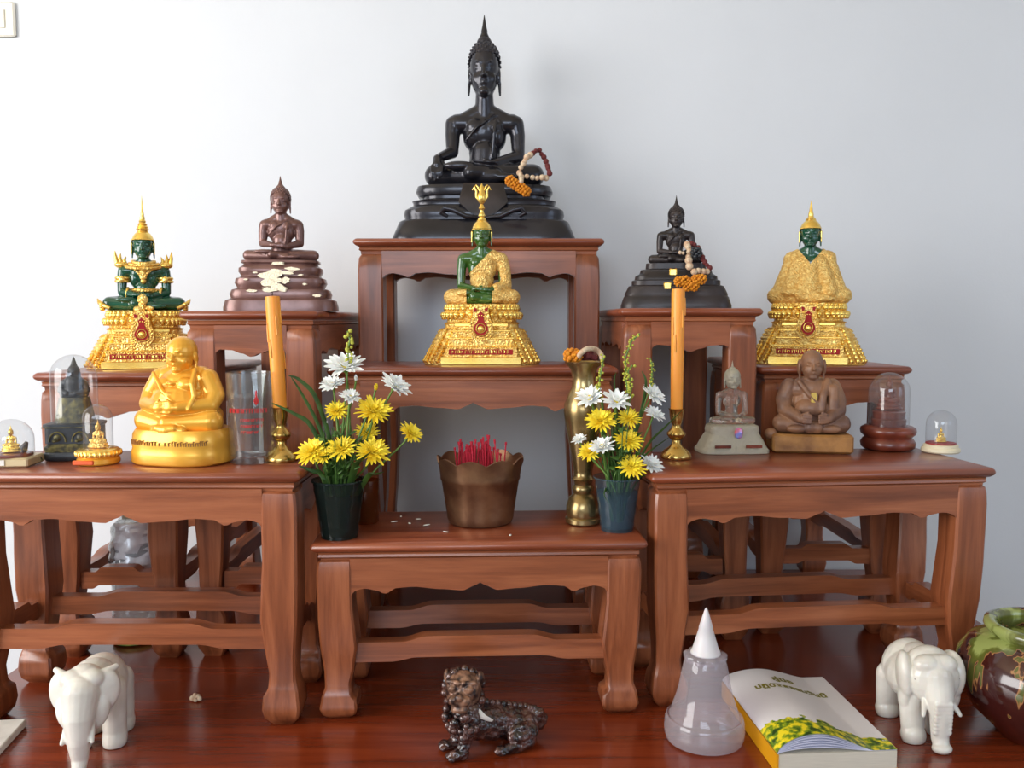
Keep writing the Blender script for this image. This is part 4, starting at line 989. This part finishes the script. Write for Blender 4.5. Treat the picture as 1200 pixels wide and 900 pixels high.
def petal(b, L, w_, M_, n=5, cup_=.25, curl=.0):
    rings = []
    for i in range(n + 1):
        u = i/n; ww = w_*max(.08, (sin(pi*min(1, u*.86 + .1))**.7)); z = cup_*L*u*u - curl*L*max(0, u - .55)**2*4; x = L*u
        th = .00025
        rings.append([(x, -ww/2, z + ww*.12), (x, 0, z - ww*.05), (x, ww/2, z + ww*.12), (x, ww/2, z + ww*.12 + th), (x, 0, z - ww*.05 + th*2), (x, -ww/2, z + ww*.12 + th)])
    b.loft(rings, M=M_)
def bloom(parent, head, R, kind, rr, axis):
    q = Vector(axis).to_track_quat('Z', 'Y').to_matrix().to_4x4(); T = Matrix.Translation(head) @ q
    b = MB()
    if kind == 'white': rows = [(15, 1.0, .20, .22), (13, .86, .55, .24), (9, .62, .95, .24)]; wd = .30
    elif kind == 'yellow': rows = [(20, 1.0, .05, .15), (20, .88, .38, .15), (16, .7, .72, .15), (12, .48, 1.05, .15)]; wd = .2
    else: rows = [(8, .9, 1.25, .3), (7, .8, 1.4, .3)]; wd = .42
    for n, L, tilt, _ in rows:
        for i in range(n):
            a = 2*pi*(i + rr.random()*.5)/n; tl = tilt + rr.uniform(-.12, .12); LL = R*L*rr.uniform(.86, 1.1)
            Mx = T @ Matrix.Rotation(a, 4, 'Z') @ Matrix.Rotation(-tl, 4, 'Y') @ Matrix.Rotation(rr.uniform(-.3, .3), 4, 'X')
            petal(b, LL, R*wd, Mx, cup_=.16, curl=.12)
    b.build('petals', M['white'] if 'white' in kind else M['yellow'], parent, smooth=60)
    if kind == 'white':
        b = MB(); b.ell(T @ Vector((0, 0, R*.12)), R*.2, n=10, k=6); b.build('centre', M['yolk'], parent, smooth=60)
    b = MB(); b.cap(T @ Vector((0, 0, -R*.18)), T @ Vector((0, 0, -R*.06)), R*.10, R*.2, n=8, k=3)
    return b
def flower(cup_c, mouth, px, py, d, Rpx, kind, rr, face, label, grp):
    H = at(px, py, d); R = Rpx*pxm(d)*1.0
    t = thing('chrysanthemum', label, 'flower', cup_c + Vector((mouth[0]*.5, mouth[1]*.5, .012)), 0, grp)
    o = t.location.copy(); h = H - o
    axis = Vector((face[0], face[1], face[2])).normalized()
    calyx = bloom(t, h, R, kind, rr, axis)
    m1 = Vector((mouth[0]*.6, mouth[1]*.6, .070)); pts = []
    p0, p1, p2, p3 = Vector((0, 0, 0)), m1, h - axis*R*1.3 + Vector((0, 0, -.012)), h - axis*R*.15
    for i in range(9):
        u = i/8; pts.append(p0*(1-u)**3 + p1*3*u*(1-u)**2 + p2*3*u*u*(1-u) + p3*u**3)
    calyx.tube(pts, .0013, 7); calyx.build('stem', M['stem'], t, smooth=60); return t
def bouquet(cup_c, spec, rad, side):
    rr = random.Random(31 if side == 'left' else 57)
    nm = {'white': 'white daisy-like chrysanthemum', 'yellow': 'yellow chrysanthemum', 'bud_white': 'small white chrysanthemum bud', 'bud_yellow': 'small yellow chrysanthemum bud'}
    for (px, py, Rp, kind, dd, where) in spec:
        a = rr.uniform(0, 6.28); m_ = (rad*.6*cos(a), rad*.6*sin(a))
        hx = (at(px, py, cup_c.y) - cup_c).x
        f_ = (hx*7 + rr.uniform(-.15, .15), -.62 if kind == 'yellow' else -.40, .55 + rr.uniform(0, .3))
        flower(cup_c, m_, px, py, cup_c.y + dd, Rp, kind, rr, f_, nm[kind] + ' ' + where, 'flowers in the %s cup' % side)
spec = [(405, 432, 25, 'white', .01, 'highest in the left cup'), (390, 453, 17, 'white', 0, 'left of the stems, upper part of the left cup'), (410, 467, 14, 'white', -.012, 'in the upper middle of the left cup'), (462, 454, 21, 'white', 0, 'turned right at the right edge of the left cup'),
  (417, 446, 8, 'bud_white', .005, 'under the highest bloom of the left cup'), (383, 498, 6, 'bud_white', .005, 'low on the left side of the left cup'),
  (395, 482, 15, 'yellow', 0, 'left of middle in the left cup'), (438, 483, 23, 'yellow', -.005, 'large, right of middle in the left cup'), (440, 457, 9, 'bud_yellow', 0, 'between the white blooms of the left cup'), (481, 508, 16, 'yellow', .0, 'farthest right of the left cup, on a long stem'),
  (366, 531, 21, 'yellow', -.01, 'lowest left of the left cup'), (401, 527, 19, 'yellow', -.022, 'low in the middle of the left cup'), (436, 531, 22, 'yellow', -.018, 'low and dense on the right of the left cup'), (430, 507, 15, 'yellow', .012, 'behind the middle of the left cup'), (379, 535, 14, 'yellow', -.016, 'small, between the low blooms of the left cup')]
bouquet(cL, spec, .028, 'left')
spec = [(692, 468, 19, 'white', .0, 'upper left of the right cup, before the brass vase'), (722, 472, 19, 'white', -.01, 'upper middle of the right cup'), (764, 464, 17, 'white', 0, 'upper right of the right cup'), (766, 487, 14, 'white', 0, 'right side of the right cup, second from the top'),
  (679, 516, 10, 'white', .0, 'small, at the far left of the right cup'), (706, 525, 17, 'white', -.018, 'low left of middle in the right cup'), (762, 546, 17, 'white', -.006, 'lowest right of the right cup, drooping'),
  (704, 494, 19, 'yellow', -.008, 'left of middle in the right cup'), (737, 491, 16, 'yellow', 0, 'at the centre top of the right cup'), (736, 517, 18, 'yellow', -.012, 'in the centre of the right cup'), (740, 547, 18, 'yellow', -.022, 'lowest of the yellow blooms in the right cup'), (691, 530, 15, 'yellow', -.006, 'low at the left of the right cup'), (706, 469, 8, 'bud_yellow', .01, 'between the two upper white blooms of the right cup')]
bouquet(cR, spec, .026, 'right')
def blade(cup_c, pts, w_, label, grp):
    P = [at(*p) for p in pts]; o = cup_c + Vector((0, 0, .015))
    t = thing('leaf_blade', label, 'leaf', o, 0, grp); P = [Vector((0, 0, 0))] + [p - o for p in P]
    Q = []
    for i in range(len(P) - 1):
        a, b_ = P[i], P[i+1]; pm = P[max(0, i-1)]; pn = P[min(len(P)-1, i+2)]
        for j in range(5):
            u = j/5; Q.append(.5*((2*a) + (b_ - pm)*u + (2*pm - 5*a + 4*b_ - pn)*u*u + (3*a - pm - 3*b_ + pn)*u**3))
    Q.append(P[-1]); n = len(Q)
    b = MB(); b.tube(Q, [w_*max(.12, sin(pi*(.12 + .84*i/(n-1)))) for i in range(n)], 8, flat=.22); b.build('blade', M['leaf'], t, smooth=60)
yL, yR = cL.y, cR.y
G = 'leaves in the left cup'
blade(cL, [(392, 540, yL), (372, 470, yL), (352, 446, yL - .01), (338, 440, yL - .02)], .0034, 'long narrow green leaf reaching left over the candle, upper one', G)
blade(cL, [(385, 548, yL), (365, 500, yL), (345, 485, yL - .01), (318, 472, yL - .02)], .0034, 'long narrow green leaf reaching left across the candle, lower one', G)
blade(cL, [(388, 545, yL), (374, 500, yL), (354, 462, yL), (340, 440, yL)], .0028, 'slender green leaf rising left beside the candle', G)
blade(cL, [(380, 560, yL - .01), (366, 552, yL - .02), (350, 546, yL - .03)], .003, 'short green leaf hanging over the left rim of the dark cup', G)
blade(cL, [(430, 560, yL - .01), (440, 556, yL - .02), (450, 553, yL - .02)], .005, 'short broad green leaf over the right rim of the dark cup', G)
blade(cL, [(415, 550, yL - .02), (422, 540, yL - .035), (434, 530, yL - .045)], .006, 'small broad leaf lying before the low yellow blooms', G)
G = 'leaves in the right cup'
blade(cR, [(735, 540, yR), (750, 490, yR), (757, 450, yR), (752, 435, yR)], .0042, 'green leaf standing upright in the middle of the right bouquet', G)
blade(cR, [(745, 550, yR), (760, 520, yR), (780, 500, yR), (800, 480, yR - .01)], .0030, 'narrow green leaf bending right in front of the candle', G)
blade(cR, [(742, 550, yR), (760, 530, yR), (785, 512, yR)], .0028, 'short narrow leaf bending right below the candle', G)
blade(cR, [(728, 540, yR), (724, 500, yR), (720, 450, yR), (722, 436, yR)], .0024, 'thin upright leaf left of the middle of the right bouquet', G)
blade(cR, [(712, 575, yR - .02), (708, 580, yR - .03), (714, 590, yR - .03)], .003, 'small curled leaf hanging inside the clear cup', G)
blade(cR, [(750, 560, yR - .01), (765, 565, yR - .01), (772, 578, yR - .01)], .0028, 'narrow leaf drooping over the right rim of the clear cup', G)
# filler foliage inside each bouquet
for cc, side, rad, n in ((cL, 'left', .03, 40), (cR, 'right', .026, 34)):
    b = MB(); rr = random.Random(77)
    for i in range(n):
        a = rr.uniform(0, 6.28); r0 = rad*rr.uniform(0, .7); z1 = rr.uniform(.085, .15); r1 = r0 + rr.uniform(.0, .022)
        x0, y0 = r0*.5*cos(a), r0*.5*sin(a)
        b.tube([(x0, y0, .01), (r0*cos(a), r0*sin(a), .06), (r1*cos(a), r1*sin(a), z1)], [.0010, .0012, .0006], 5)
        for q in range(3):
            z = .07 + (z1 - .07)*(q + .5)/3; rq = r0 + (r1 - r0)*(q + .5)/3; a2 = rr.uniform(0, 6.28); L_ = rr.uniform(.010, .020)
            p = Vector((rq*cos(a), rq*sin(a), z)); d_ = Vector((cos(a2), sin(a2), rr.uniform(.1, .8))).normalized()
            b.tube([p, p + d_*L_*.5, p + d_*L_], [.0008, .0034, .0004], 6, flat=.2)
    o = b.build('foliage', M['leaf'], None, smooth=60, loc=cc + Vector((0, 0, .004)))
    tag(o, 'mass of green stems and small leaves filling the %s flower cup' % side, 'foliage', kind='stuff')
# goldenrod spikes
def spike(cc, pts, label, rr, r=.0022):
    P = [at(*p) for p in pts]; o = cc + Vector((0, 0, .015)); t = thing('goldenrod_spray', label, 'flower', o)
    Q = [Vector((0, 0, 0)), Vector((0, 0, .06))] + [p - o for p in P]
    b = MB(); b.tube(Q, .0011, 6); b.build('stem', M['stem'], t, smooth=60)
    b = MB()
    for i in range(2, len(Q) - 1):
        L = (Q[i+1] - Q[i]).length; n = max(3, int(L/.0016))
        for j in range(n):
            p = Q[i].lerp(Q[i+1], j/n); a = rr.uniform(0, 6.28); k = rr.uniform(.0015, .0048)
            b.ell(p + Vector((cos(a), sin(a)*.6, rr.uniform(-.2, .5)))*k, r*rr.uniform(.55, 1), n=6, k=4)
    b.build('buds', M['bud'], t, smooth=60)
rr = random.Random(12)
spike(cL, [(408, 425, yL + .005), (408, 410, yL), (410, 398, yL), (407, 388, yL)], 'short goldenrod tip above the highest white bloom of the left cup', rr, .003)
spike(cR, [(703, 465, yR), (702, 450, yR), (705, 432, yR), (708, 416, yR)], 'goldenrod spray standing in front of the brass vase', rr)
spike(cR, [(736, 462, yR), (733, 440, yR), (733, 418, yR), (740, 400, yR), (750, 391, yR)], 'tallest curving goldenrod spray of the right cup', rr)
spike(cR, [(738, 468, yR), (740, 455, yR), (736, 435, yR), (741, 428, yR)], 'short goldenrod spray beside the tallest one', rr)
spike(cR, [(762, 455, yR), (764, 440, yR), (764, 428, yR), (762, 420, yR)], 'thin goldenrod spray above the upper right white bloom', rr, .0017)

# ------------------------------------------------------------ objects on the base
def wrinkles(P): return P
# left elephant, facing the camera
c = Vector((-.502, .985, .0006))
t = thing('white_marble_elephant', 'white marble elephant facing the camera at the lower left, cut by the frame', 'figurine', c, radians(10))
g = MB()
g.sculpt(('e', (0, .040, .073), (.031, .042, .033)), ('e', (0, .012, .080), (.029, .034, .032)), ('e', (0, -.018, .088), (.026, .024, .030)), ('e', (-.010, -.026, .104), (.015, .014, .011)), ('e', (.010, -.026, .104), (.015, .014, .011)))
g.sculpt(('p', [(0, -.034, .090), (0, -.044, .066), (0, -.046, .040), (0, -.044, .018), (0, -.050, .006)], [.021, .017, .013, .0095, .0075]))
for s in (-1, 1):
    g.sculpt(('c', (s*.019, .024, .070), (s*.020, .022, .012), .016, .0135), ('c', (s*.020, .022, .012), (s*.020, .020, .006), .0145, .0145), ('c', (s*.017, .064, .066), (s*.018, .066, .012), .016, .0135), ('c', (s*.018, .066, .010), (s*.018, .062, .006), .0145))
    g.sculpt(('c', (s*.012, -.036, .062), (s*.016, -.052, .040), .0045, .0025))
    # ear: flat plate swept back
    g.sculpt(('e', (s*.021, -.022, .086), (.019, .009, .026), Euler((0, s*.18, s*.35)).to_matrix()), ('e', (s*.015, -.030, .066), (.015, .008, .022), Euler((0, s*.25, s*.3)).to_matrix()), ('c', (s*.020, -.022, .106), (s*.033, -.010, .110), .006, .0035))
place(remesh(g, .0012, 4, ground=True), 'body', M['marble'], t)
b = MB()
for s in (-1, 1): b = MB(); b.ell((s*.0150, -.0445, .086), (.0020, .0016, .0014), n=10, k=6); b.build('eye', M['ash'], t, smooth=60)

# right elephant, three-quarter
c = Vector((.515, 1.036, .0006))
t = thing('walking_white_elephant', 'white marble elephant walking towards the lower right, beside the glazed jar', 'figurine', c, radians(1))
g = MB()
g.sculpt(('e', (0, .030, .060), (.032, .044, .030)), ('e', (0, .052, .064), (.030, .030, .031)), ('e', (0, .000, .064), (.028, .034, .030)), ('e', (0, .02, .088), (.014, .026, .010)), ('e', (0, -.030, .072), (.027, .024, .028)), ('e', (0, -.010, .074), (.029, .030, .030)), ('e', (-.009, -.032, .089), (.015, .016, .011)), ('e', (.009, -.032, .089), (.015, .016, .011)))
g.sculpt(('p', [(0, -.040, .074), (0, -.050, .056), (0, -.053, .034), (0, -.053, .014), (0, -.058, .007)], [.018, .0145, .0115, .0095, .0085]), ('e', (0, -.060, .005), (.011, .011, .006)))
for i in range(8): g.sculpt(('c', (-.0075, -.0595 - .0004*i, .022 + i*.0045), (.0075, -.0595 - .0004*i, .022 + i*.0045), .0030))
for s, fy, hy in ((-1, -.020, .062), (1, .004, .044)):
    g.sculpt(('c', (s*.017, fy + .006, .050), (s*.018, fy, .010), .0155, .0125), ('c', (s*.018, fy, .008), (s*.018, fy - .004, .0065), .0135), ('c', (s*.017, hy, .050), (s*.018, hy + .006, .010), .0165, .0125), ('c', (s*.018, hy + .006, .008), (s*.018, hy + .002, .0065), .0135))
    g.sculpt(('e', (s*.0245, -.008, .070), (.010, .028, .028), Euler((0, s*.12, s*.22)).to_matrix()), ('e', (s*.0250, -.012, .048), (.008, .016, .020), Euler((.3, s*.05, s*.2)).to_matrix()))
    g.sculpt(('c', (s*.013, -.040, .054), (s*.020, -.056, .040), .0042, .0022))
g.sculpt(('p', [(0, .082, .070), (.002, .088, .05), (.004, .084, .03)], [.006, .004, .004]))
place(remesh(g, .0011, 3, ground=True), 'body', M['marble'], t, Matrix.Diagonal((1.12, .80, 1.12, 1)))
b = MB()
for s in (-1, 1): b = MB(); b.ell((s*.0262, -.030, .084), (.0018, .0022, .0016), n=10, k=6); b.build('eye', M['ash'], t, smooth=60)

# crouching lion
c = Vector((-.036, 1.000, .0006))
t = thing('guardian_lion_figurine', 'dark brown glazed guardian lion lying with its head raised', 'figurine', c, radians(-66))
g = MB()   # local: faces -y, body along +y
g.sculpt(('c', (0, -.012, .036), (0, .046, .024), .022, .021), ('e', (0, .052, .022), (.026, .022, .021)), ('e', (0, -.018, .046), (.022, .020, .024)))
for s in (-1, 1):
    g.sculpt(('c', (s*.013, -.024, .034), (s*.014, -.030, .010), .0095, .007), ('e', (s*.014, -.036, .006), (.0085, .013, .0062)))
    for i in range(3): g.sculpt(('e', (s*.014 + (i - 1)*.0048, -.046, .0045), (.003, .005, .0036)))
    g.sculpt(('e', (s*.023, .044, .018), (.011, .020, .016)), ('c', (s*.026, .050, .008), (s*.026, .022, .006), .0075, .0065), ('e', (s*.026, .014, .0055), (.0075, .009, .0055)))
g.sculpt(('p', [(0, .070, .012), (.006, .078, .022), (.010, .070, .036), (.006, .060, .042)], [.007, .007, .007, .004]))
place(remesh(g, .0010, 2, noise_amp=.0022, noise_f=130, ground=True), 'body', M['lion'], t)
HR = Matrix.Translation((0, -.024, .078)) @ Matrix.Rotation(radians(58), 4, 'Z') @ Matrix.Scale(1.12, 4)
g = MB()
g.sculpt(('e', (0, 0, 0), (.0195, .019, .020)), ('e', (0, -.014, -.005), (.012, .012, .010)), ('e', (0, -.018, -.013), (.010, .009, .005)), ('e', (0, -.024, .001), (.005, .004, .004)))
for s in (-1, 1): g.sculpt(('e', (s*.009, -.0165, .007), (.005, .004, .004)), ('e', (s*.007, -.022, -.003), (.0055, .005, .005)), ('e', (s*.018, .002, .012), (.004, .006, .008)), ('c', (s*.003, -.016, .013), (s*.014, -.013, .013), .0028))
hd_ = place(remesh(g, .0009, 2, noise_amp=.0007, noise_f=160), 'head', M['lionlight'], t, HR)
b = MB(); rr = random.Random(3)
for i in range(90):
    u = rr.uniform(-1, .95); a = rr.uniform(-.2, pi + .2); q = sqrt(max(0, 1 - u*u)); x, y, z = .0215*q*cos(a), .0205*q*sin(a) + .001, .0215*u - .002
    b.ell((x, y, z), rr.uniform(.0032, .0052), n=7, k=5)
for i in range(40):
    a = rr.uniform(0, 2*pi); b.ell((.020*cos(a), .016*sin(a) - .001, -.022 - rr.uniform(0, .018)), rr.uniform(.003, .0052), n=7, k=5)
tag(b.build('mane', M['lion'], hd_, M=HR, smooth=60), kind='stuff')
b = MB()
for i in range(9): b.ell((0, -.002 + i*.0075, .058 - i*.0022), (.004, .0045, .0055), n=7, k=5)
b.build('back_ridge', M['lion'], t, smooth=60)
b = MB(); b.tube([(.018, -.012, .058), (.022, -.008, .05), (.020, .004, .042)], [.002, .0045, .003], 8, flat=.4); b.tube([(-.019, -.014, .062), (-.023, -.008, .052), (-.02, .0, .044)], [.002, .0045, .003], 8, flat=.4)
b.build('modelled_highlight', M['marble'], t, smooth=60)  # white strips modelled on the shoulders as highlights of the glaze

# plastic stupa
c = onz(825, 866, 0); c.z = .0006
t = thing('plastic_stupa', 'milky translucent plastic stupa-shaped container with a white cone tip', 'container', c)
b = MB(); b.lathe([(.040, 0), (.0465, .002), (.0485, .008), (.0490, .016), (.0480, .020), (.0485, .024), (.0465, .030), (.0455, .031)], 56, caps=(1, 0)); b.build('base_ring', M['plastic'], t, smooth=40)
b = MB(); b.lathe([(.0435, .030), (.0415, .033), (.0395, .041), (.0350, .054), (.0315, .068), (.0288, .084), (.0262, .096), (.0235, .104)], 56, caps=(0, 0)); b.build('bell_body', M['plastic'], t, smooth=40)
b = MB(); n = 72
b.loft([[((r + a_*.0016*cos(9*2*pi*j/n))*cos(2*pi*j/n), (r + a_*.0016*cos(9*2*pi*j/n))*sin(2*pi*j/n), z) for j in range(n)] for r, z, a_ in [(.0235, .100, 0), (.0250, .101, 1), (.0255, .107, 1), (.0235, .109, 1), (.0190, .110, 0)]], caps=(0, 1)); b.build('scalloped_collar', M['plastic'], t, smooth=60)
b = MB(); b.lathe([(.0185, .109), (.0175, .112), (.0165, .113), (.0120, .128), (.0085, .140), (.0088, .141), (.0050, .154), (.0018, .164), (.0004, .166)], 32); b.build('cone_tip', M['plasticcap'], t, smooth=50)

# book
c = Vector((.372, 1.055, .0006)); 
BW, BL, BH = .142, .200, .022
t = thing('paperback_book', 'thick paperback with curled white cover, yellow spine and yellow flowers print', 'book', (.367, 1.046, .0006), radians(4))
b = MB(); b.box((-BW/2 + .002, -BL/2, .001), (BW/2, BL/2 - .002, BH)); b.build('page_block', M['paper'], t)
b = MB(); b.box((-BW/2, -BL/2 - .0005, 0), (BW/2 + .001, BL/2, .0012)); b.box((-BW/2 - .0006, -BL/2 - .0005, 0), (-BW/2 + .002, BL/2, BH)); b.box((-BW/2 + .1, BL/2 - .0018, 0), (BW/2 + .001, BL/2, BH*.9))
b.build('spine', M['spine'], t, smooth=0)
def cov(u, lift=1.0):              # teardrop section of the curled cover: u 0 (spine) .. 1 (fore edge)
    return BH + .0015 + lift*.022*exp_(u)
def exp_(u):
    q = (u/.80)**.8
    return max(0.0, sin(pi*q))**(.75 if q < .5 else 1.3) if 0 < u < .80 else 0.0
nx, ny = 60, 12
def sheet(name, off, m_, scale_):
    b = MB(); rings = []
    for j in range(ny + 1):
        y = -BL/2 + BL*j/ny; r = []; lf = scale_*(1.0 - .35*j/ny)
        top_ = [(-BW/2 + BW*i/nx, cov(i/nx, lf) + off) for i in range(nx + 1)]
        r = [(x, y, z) for x, z in top_] + [(x, y, z - .0005) for x, z in reversed(top_)]
        rings.append(r)
    b.loft(rings); return b.build(name, m_, t, smooth=50)
# printed cover: flat print by object coordinates
m_, nt, bs = node_mat('printed_book_cover'); N = nt.nodes; L = nt.links
tc = N.new('ShaderNodeTexCoord'); sx = N.new('ShaderNodeSeparateXYZ'); L.new(tc.outputs['Object'], sx.inputs[0])
n1 = N.new('ShaderNodeTexNoise'); n1.inputs['Scale'].default_value = 55; n1.inputs['Detail'].default_value = 5; L.new(tc.outputs['Object'], n1.inputs['Vector'])
def mth(op, a, b_):
    q = N.new('ShaderNodeMath'); q.operation = op
    for i, v in enumerate((a, b_)):
        if isinstance(v, (int, float)): q.inputs[i].default_value = v
        else: L.new(v, q.inputs[i])
    return q.outputs[0]
edge = mth('ADD', mth('MULTIPLY', sx.outputs[0], -.22), mth('MULTIPLY', mth('SUBTRACT', n1.outputs['Fac'], .5), .07))
msk = mth('LESS_THAN', mth('SUBTRACT', sx.outputs[1], edge), -.062)
r = N.new('ShaderNodeValToRGB'); e = r.color_ramp.elements; e[0].position = .36; e[0].color = C((40, 70, 22)); e[1].position = .62; e[1].color = C((236, 214, 40)); x_ = e.new(.47); x_.color = C((110, 140, 30))
n2 = N.new('ShaderNodeTexNoise'); n2.inputs['Scale'].default_value = 120; n2.inputs['Detail'].default_value = 3; L.new(tc.outputs['Object'], n2.inputs['Vector']); L.new(n2.outputs['Fac'], r.inputs[0])
mx = N.new('ShaderNodeMix'); mx.data_type = 'RGBA'; L.new(msk, mx.inputs[0]); mx.inputs[6].default_value = C((222, 218, 220)); L.new(r.outputs[0], mx.inputs[7]); L.new(mx.outputs[2], bs.inputs['Base Color']); bs.inputs['Roughness'].default_value = .4
sheet('cover', 0.0005, m_, 1.0)
# looped pages under the cover
b = MB()
for k_ in range(6):
    s_ = .93 - k_*.13; rings = []
    for j in range(ny + 1):
        y = -BL/2 + .0005 + (BL - .003)*j/ny; lf = s_*(1.0 - .35*j/ny)
        top_ = [(-BW/2 + .001 + BW*.995*i/nx, BH + .0008 + .0215*lf*exp_(i/nx) + .0002*(5 - k_)) for i in range(nx + 1)]
        rings.append([(x, y, z) for x, z in top_] + [(x, y, z - .0004) for x, z in reversed(top_)])
    b.loft(rings)
b.build('curled_pages', M['pages'], t, smooth=50)
def text(body, size, loc, parent, m_, name, rz=0, extr=.0002):
    cu = bpy.data.curves.new('t', 'FONT'); cu.body = body; cu.size = size; cu.extrude = extr; cu.align_x = 'CENTER'; cu.offset = size*.03
    o = bpy.data.objects.new('t', cu); COL.objects.link(o); dg = bpy.context.evaluated_depsgraph_get()
    me = bpy.data.meshes.new_from_object(o.evaluated_get(dg)); bpy.data.objects.remove(o)
    me.transform(Matrix.Translation(loc) @ Matrix.Rotation(rz, 4, 'Z')); return me
for body, size, lo in (('คู่มือ', .017, (.0, .060, 0)), ('ปฏิบัติธรรมวันนี้', .0155, (.002, .036, 0))):
    me = text(body, size, lo, t, None, 'title')
    for v in me.vertices:
        u = (v.co.x + BW/2)/BW; j = (v.co.y + BL/2)/BL
        v.co.z = cov(u, 1.0 - .35*j) + .0009 + v.co.z*.5
    place(me, 'title_lettering', M['print'], t)

# glazed jar at the right edge
c = Vector((.660, 1.030, .0006))
t = thing('glazed_jar', 'round green jar with dark red-brown drip glaze, cut by the right photo edge', 'jar', c)
m_, nt, bs = node_mat('drip_glaze'); N = nt.nodes; L = nt.links
tc = N.new('ShaderNodeTexCoord'); sx = N.new('ShaderNodeSeparateXYZ'); L.new(tc.outputs['Object'], sx.inputs[0])
mp = N.new('ShaderNodeMapping'); mp.inputs['Scale'].default_value = (34, 34, 3); L.new(tc.outputs['Object'], mp.inputs[0])
n1 = N.new('ShaderNodeTexNoise'); n1.inputs['Scale'].default_value = 1; n1.inputs['Detail'].default_value = 3; L.new(mp.outputs[0], n1.inputs['Vector'])
v = mth('ADD', mth('MULTIPLY', sx.outputs[2], 6.0), mth('MULTIPLY', mth('SUBTRACT', n1.outputs['Fac'], .5), 3.4))
r = N.new('ShaderNodeValToRGB'); e = r.color_ramp.elements; e[0].position = .38; e[0].color = C((58, 22, 20)); e[1].position = .98; e[1].color = C((150, 160, 92))
for p_, cc in ((.5, (62, 26, 20)), (.545, (170, 118, 76)), (.58, (84, 86, 38)), (.8, (98, 104, 44))): x_ = e.new(p_); x_.color = C(cc)
L.new(v, r.inputs[0]); L.new(r.outputs[0], bs.inputs['Base Color']); bs.inputs['Roughness'].default_value = .15; bs.inputs['Coat Weight'].default_value = .5
b = MB(); b.lathe([(.045, 0), (.050, .003), (.056, .012), (.078, .034), (.094, .062), (.099, .085), (.096, .105), (.083, .125), (.069, .134), (.062, .137), (.064, .140), (.068, .146), (.067, .152), (.060, .155), (.054, .152), (.052, .142), (.056, .13)], 64, Matrix.Scale(.93, 4, Vector((0, 0, 1)))); b.build('jar_body', m_, t, smooth=60)
b = MB(); a0 = -pi/2 - .38; b.loft([[(r_*cos(a0 + da), r_*sin(a0 + da), z) for da, z in ((-.06, .092), (.10, .093), (.10, .108), (-.06, .107))] for r_ in (.0975, .1002)]); lb = b.build('price_label', M['pages'], t, smooth=0)
b = MB(); b.loft([[(r_*cos(a0 + da), r_*sin(a0 + da), z) for da, z in ((-.02, .096), (.07, .0965), (.07, .104), (-.02, .1035))] for r_ in (.0999, .1008)]); b.build('label_mark', mat('blue_mark', (70, 90, 180), .5), t, smooth=0)

# stone slab corner, bottom left
t = thing('stone_slab', 'flat white stone slab corner at the bottom left of the picture', 'slab', (-.685, .975, .0006), radians(8))
b = MB(); b.box((-.075, -.090, 0), (.075, .072, .010), b=.0012); b.build('slab_body', M['slab'], t)

# wrapped plastic bottle under the left table
c = Vector((-.612, 1.352, .0006))
t = thing('wrapped_water_bottle', 'clear crinkled plastic water bottle standing behind the left table stretchers', 'bottle', c)
b = MB(); rr = random.Random(8); n = 40; rings = []
for i in range(30):
    z = .004 + .198*i/29; r0 = interp([(0, .030), (.1, .034), (.75, .034), (.92, .031), (1, .020)], i/29)
    rings.append([((r0 + .0022*noise.noise(Vector((cos(2*pi*j/n)*1.5, sin(2*pi*j/n)*1.5, z*110)))*2)*cos(2*pi*j/n), (r0 + .0022*noise.noise(Vector((cos(2*pi*j/n)*1.5, sin(2*pi*j/n)*1.5, z*110)))*2)*sin(2*pi*j/n), z) for j in range(n)])
b.loft(rings); b.build('bottle_wall', M['bottlep'], t, smooth=30)
b = MB(); rings = []
for i in range(22):
    z = .095 + .105*i/21
    rings.append([((.0350 + .006*noise.noise(Vector((cos(a)*2, sin(a)*2, z*160))))*cos(a), (.0350 + .006*noise.noise(Vector((cos(a)*2, sin(a)*2, z*160))))*sin(a), z) for a in [-pi*.62 + pi*.9*j/26 for j in range(27)]])
b.loft(rings, caps=(0, 0), closed=False); o = b.build('silver_wrap', M['foilbag'], t, smooth=30); sm = o.modifiers.new('thick', 'SOLIDIFY'); sm.thickness = .0008
b = MB(); b.lathe([(.028, 0), (.033, .002), (.0335, .008), (.031, .010)], 36); b.build('bottle_foot', M['lime'], t, smooth=50)
b = MB(); b.lathe([(.0135, .202), (.0145, .204), (.0145, .214), (.012, .216)], 24); b.build('cap', M['ivory'], t, smooth=40)
# small clear vial behind the right elephant
c = onz(1101, 774, 0); c.z = .0006
t = thing('small_clear_vial', 'small clear vial with a white cap standing behind the right elephant', 'vial', c)
b = MB(); b.lathe([(.009, 0), (.0095, .002), (.0095, .062), (.006, .068), (.006, .072)], 24); b.build('vial_wall', thin_glass('vial_glass', (.85, .82, .84), 1.5, .3, (210, 196, 200)), t, smooth=50)
b = MB(); b.lathe([(.0068, .072), (.0072, .074), (.0072, .082), (.005, .084)], 20); b.build('vial_cap', M['marble'], t, smooth=50)

bpy.data.scenes.remove(TS)
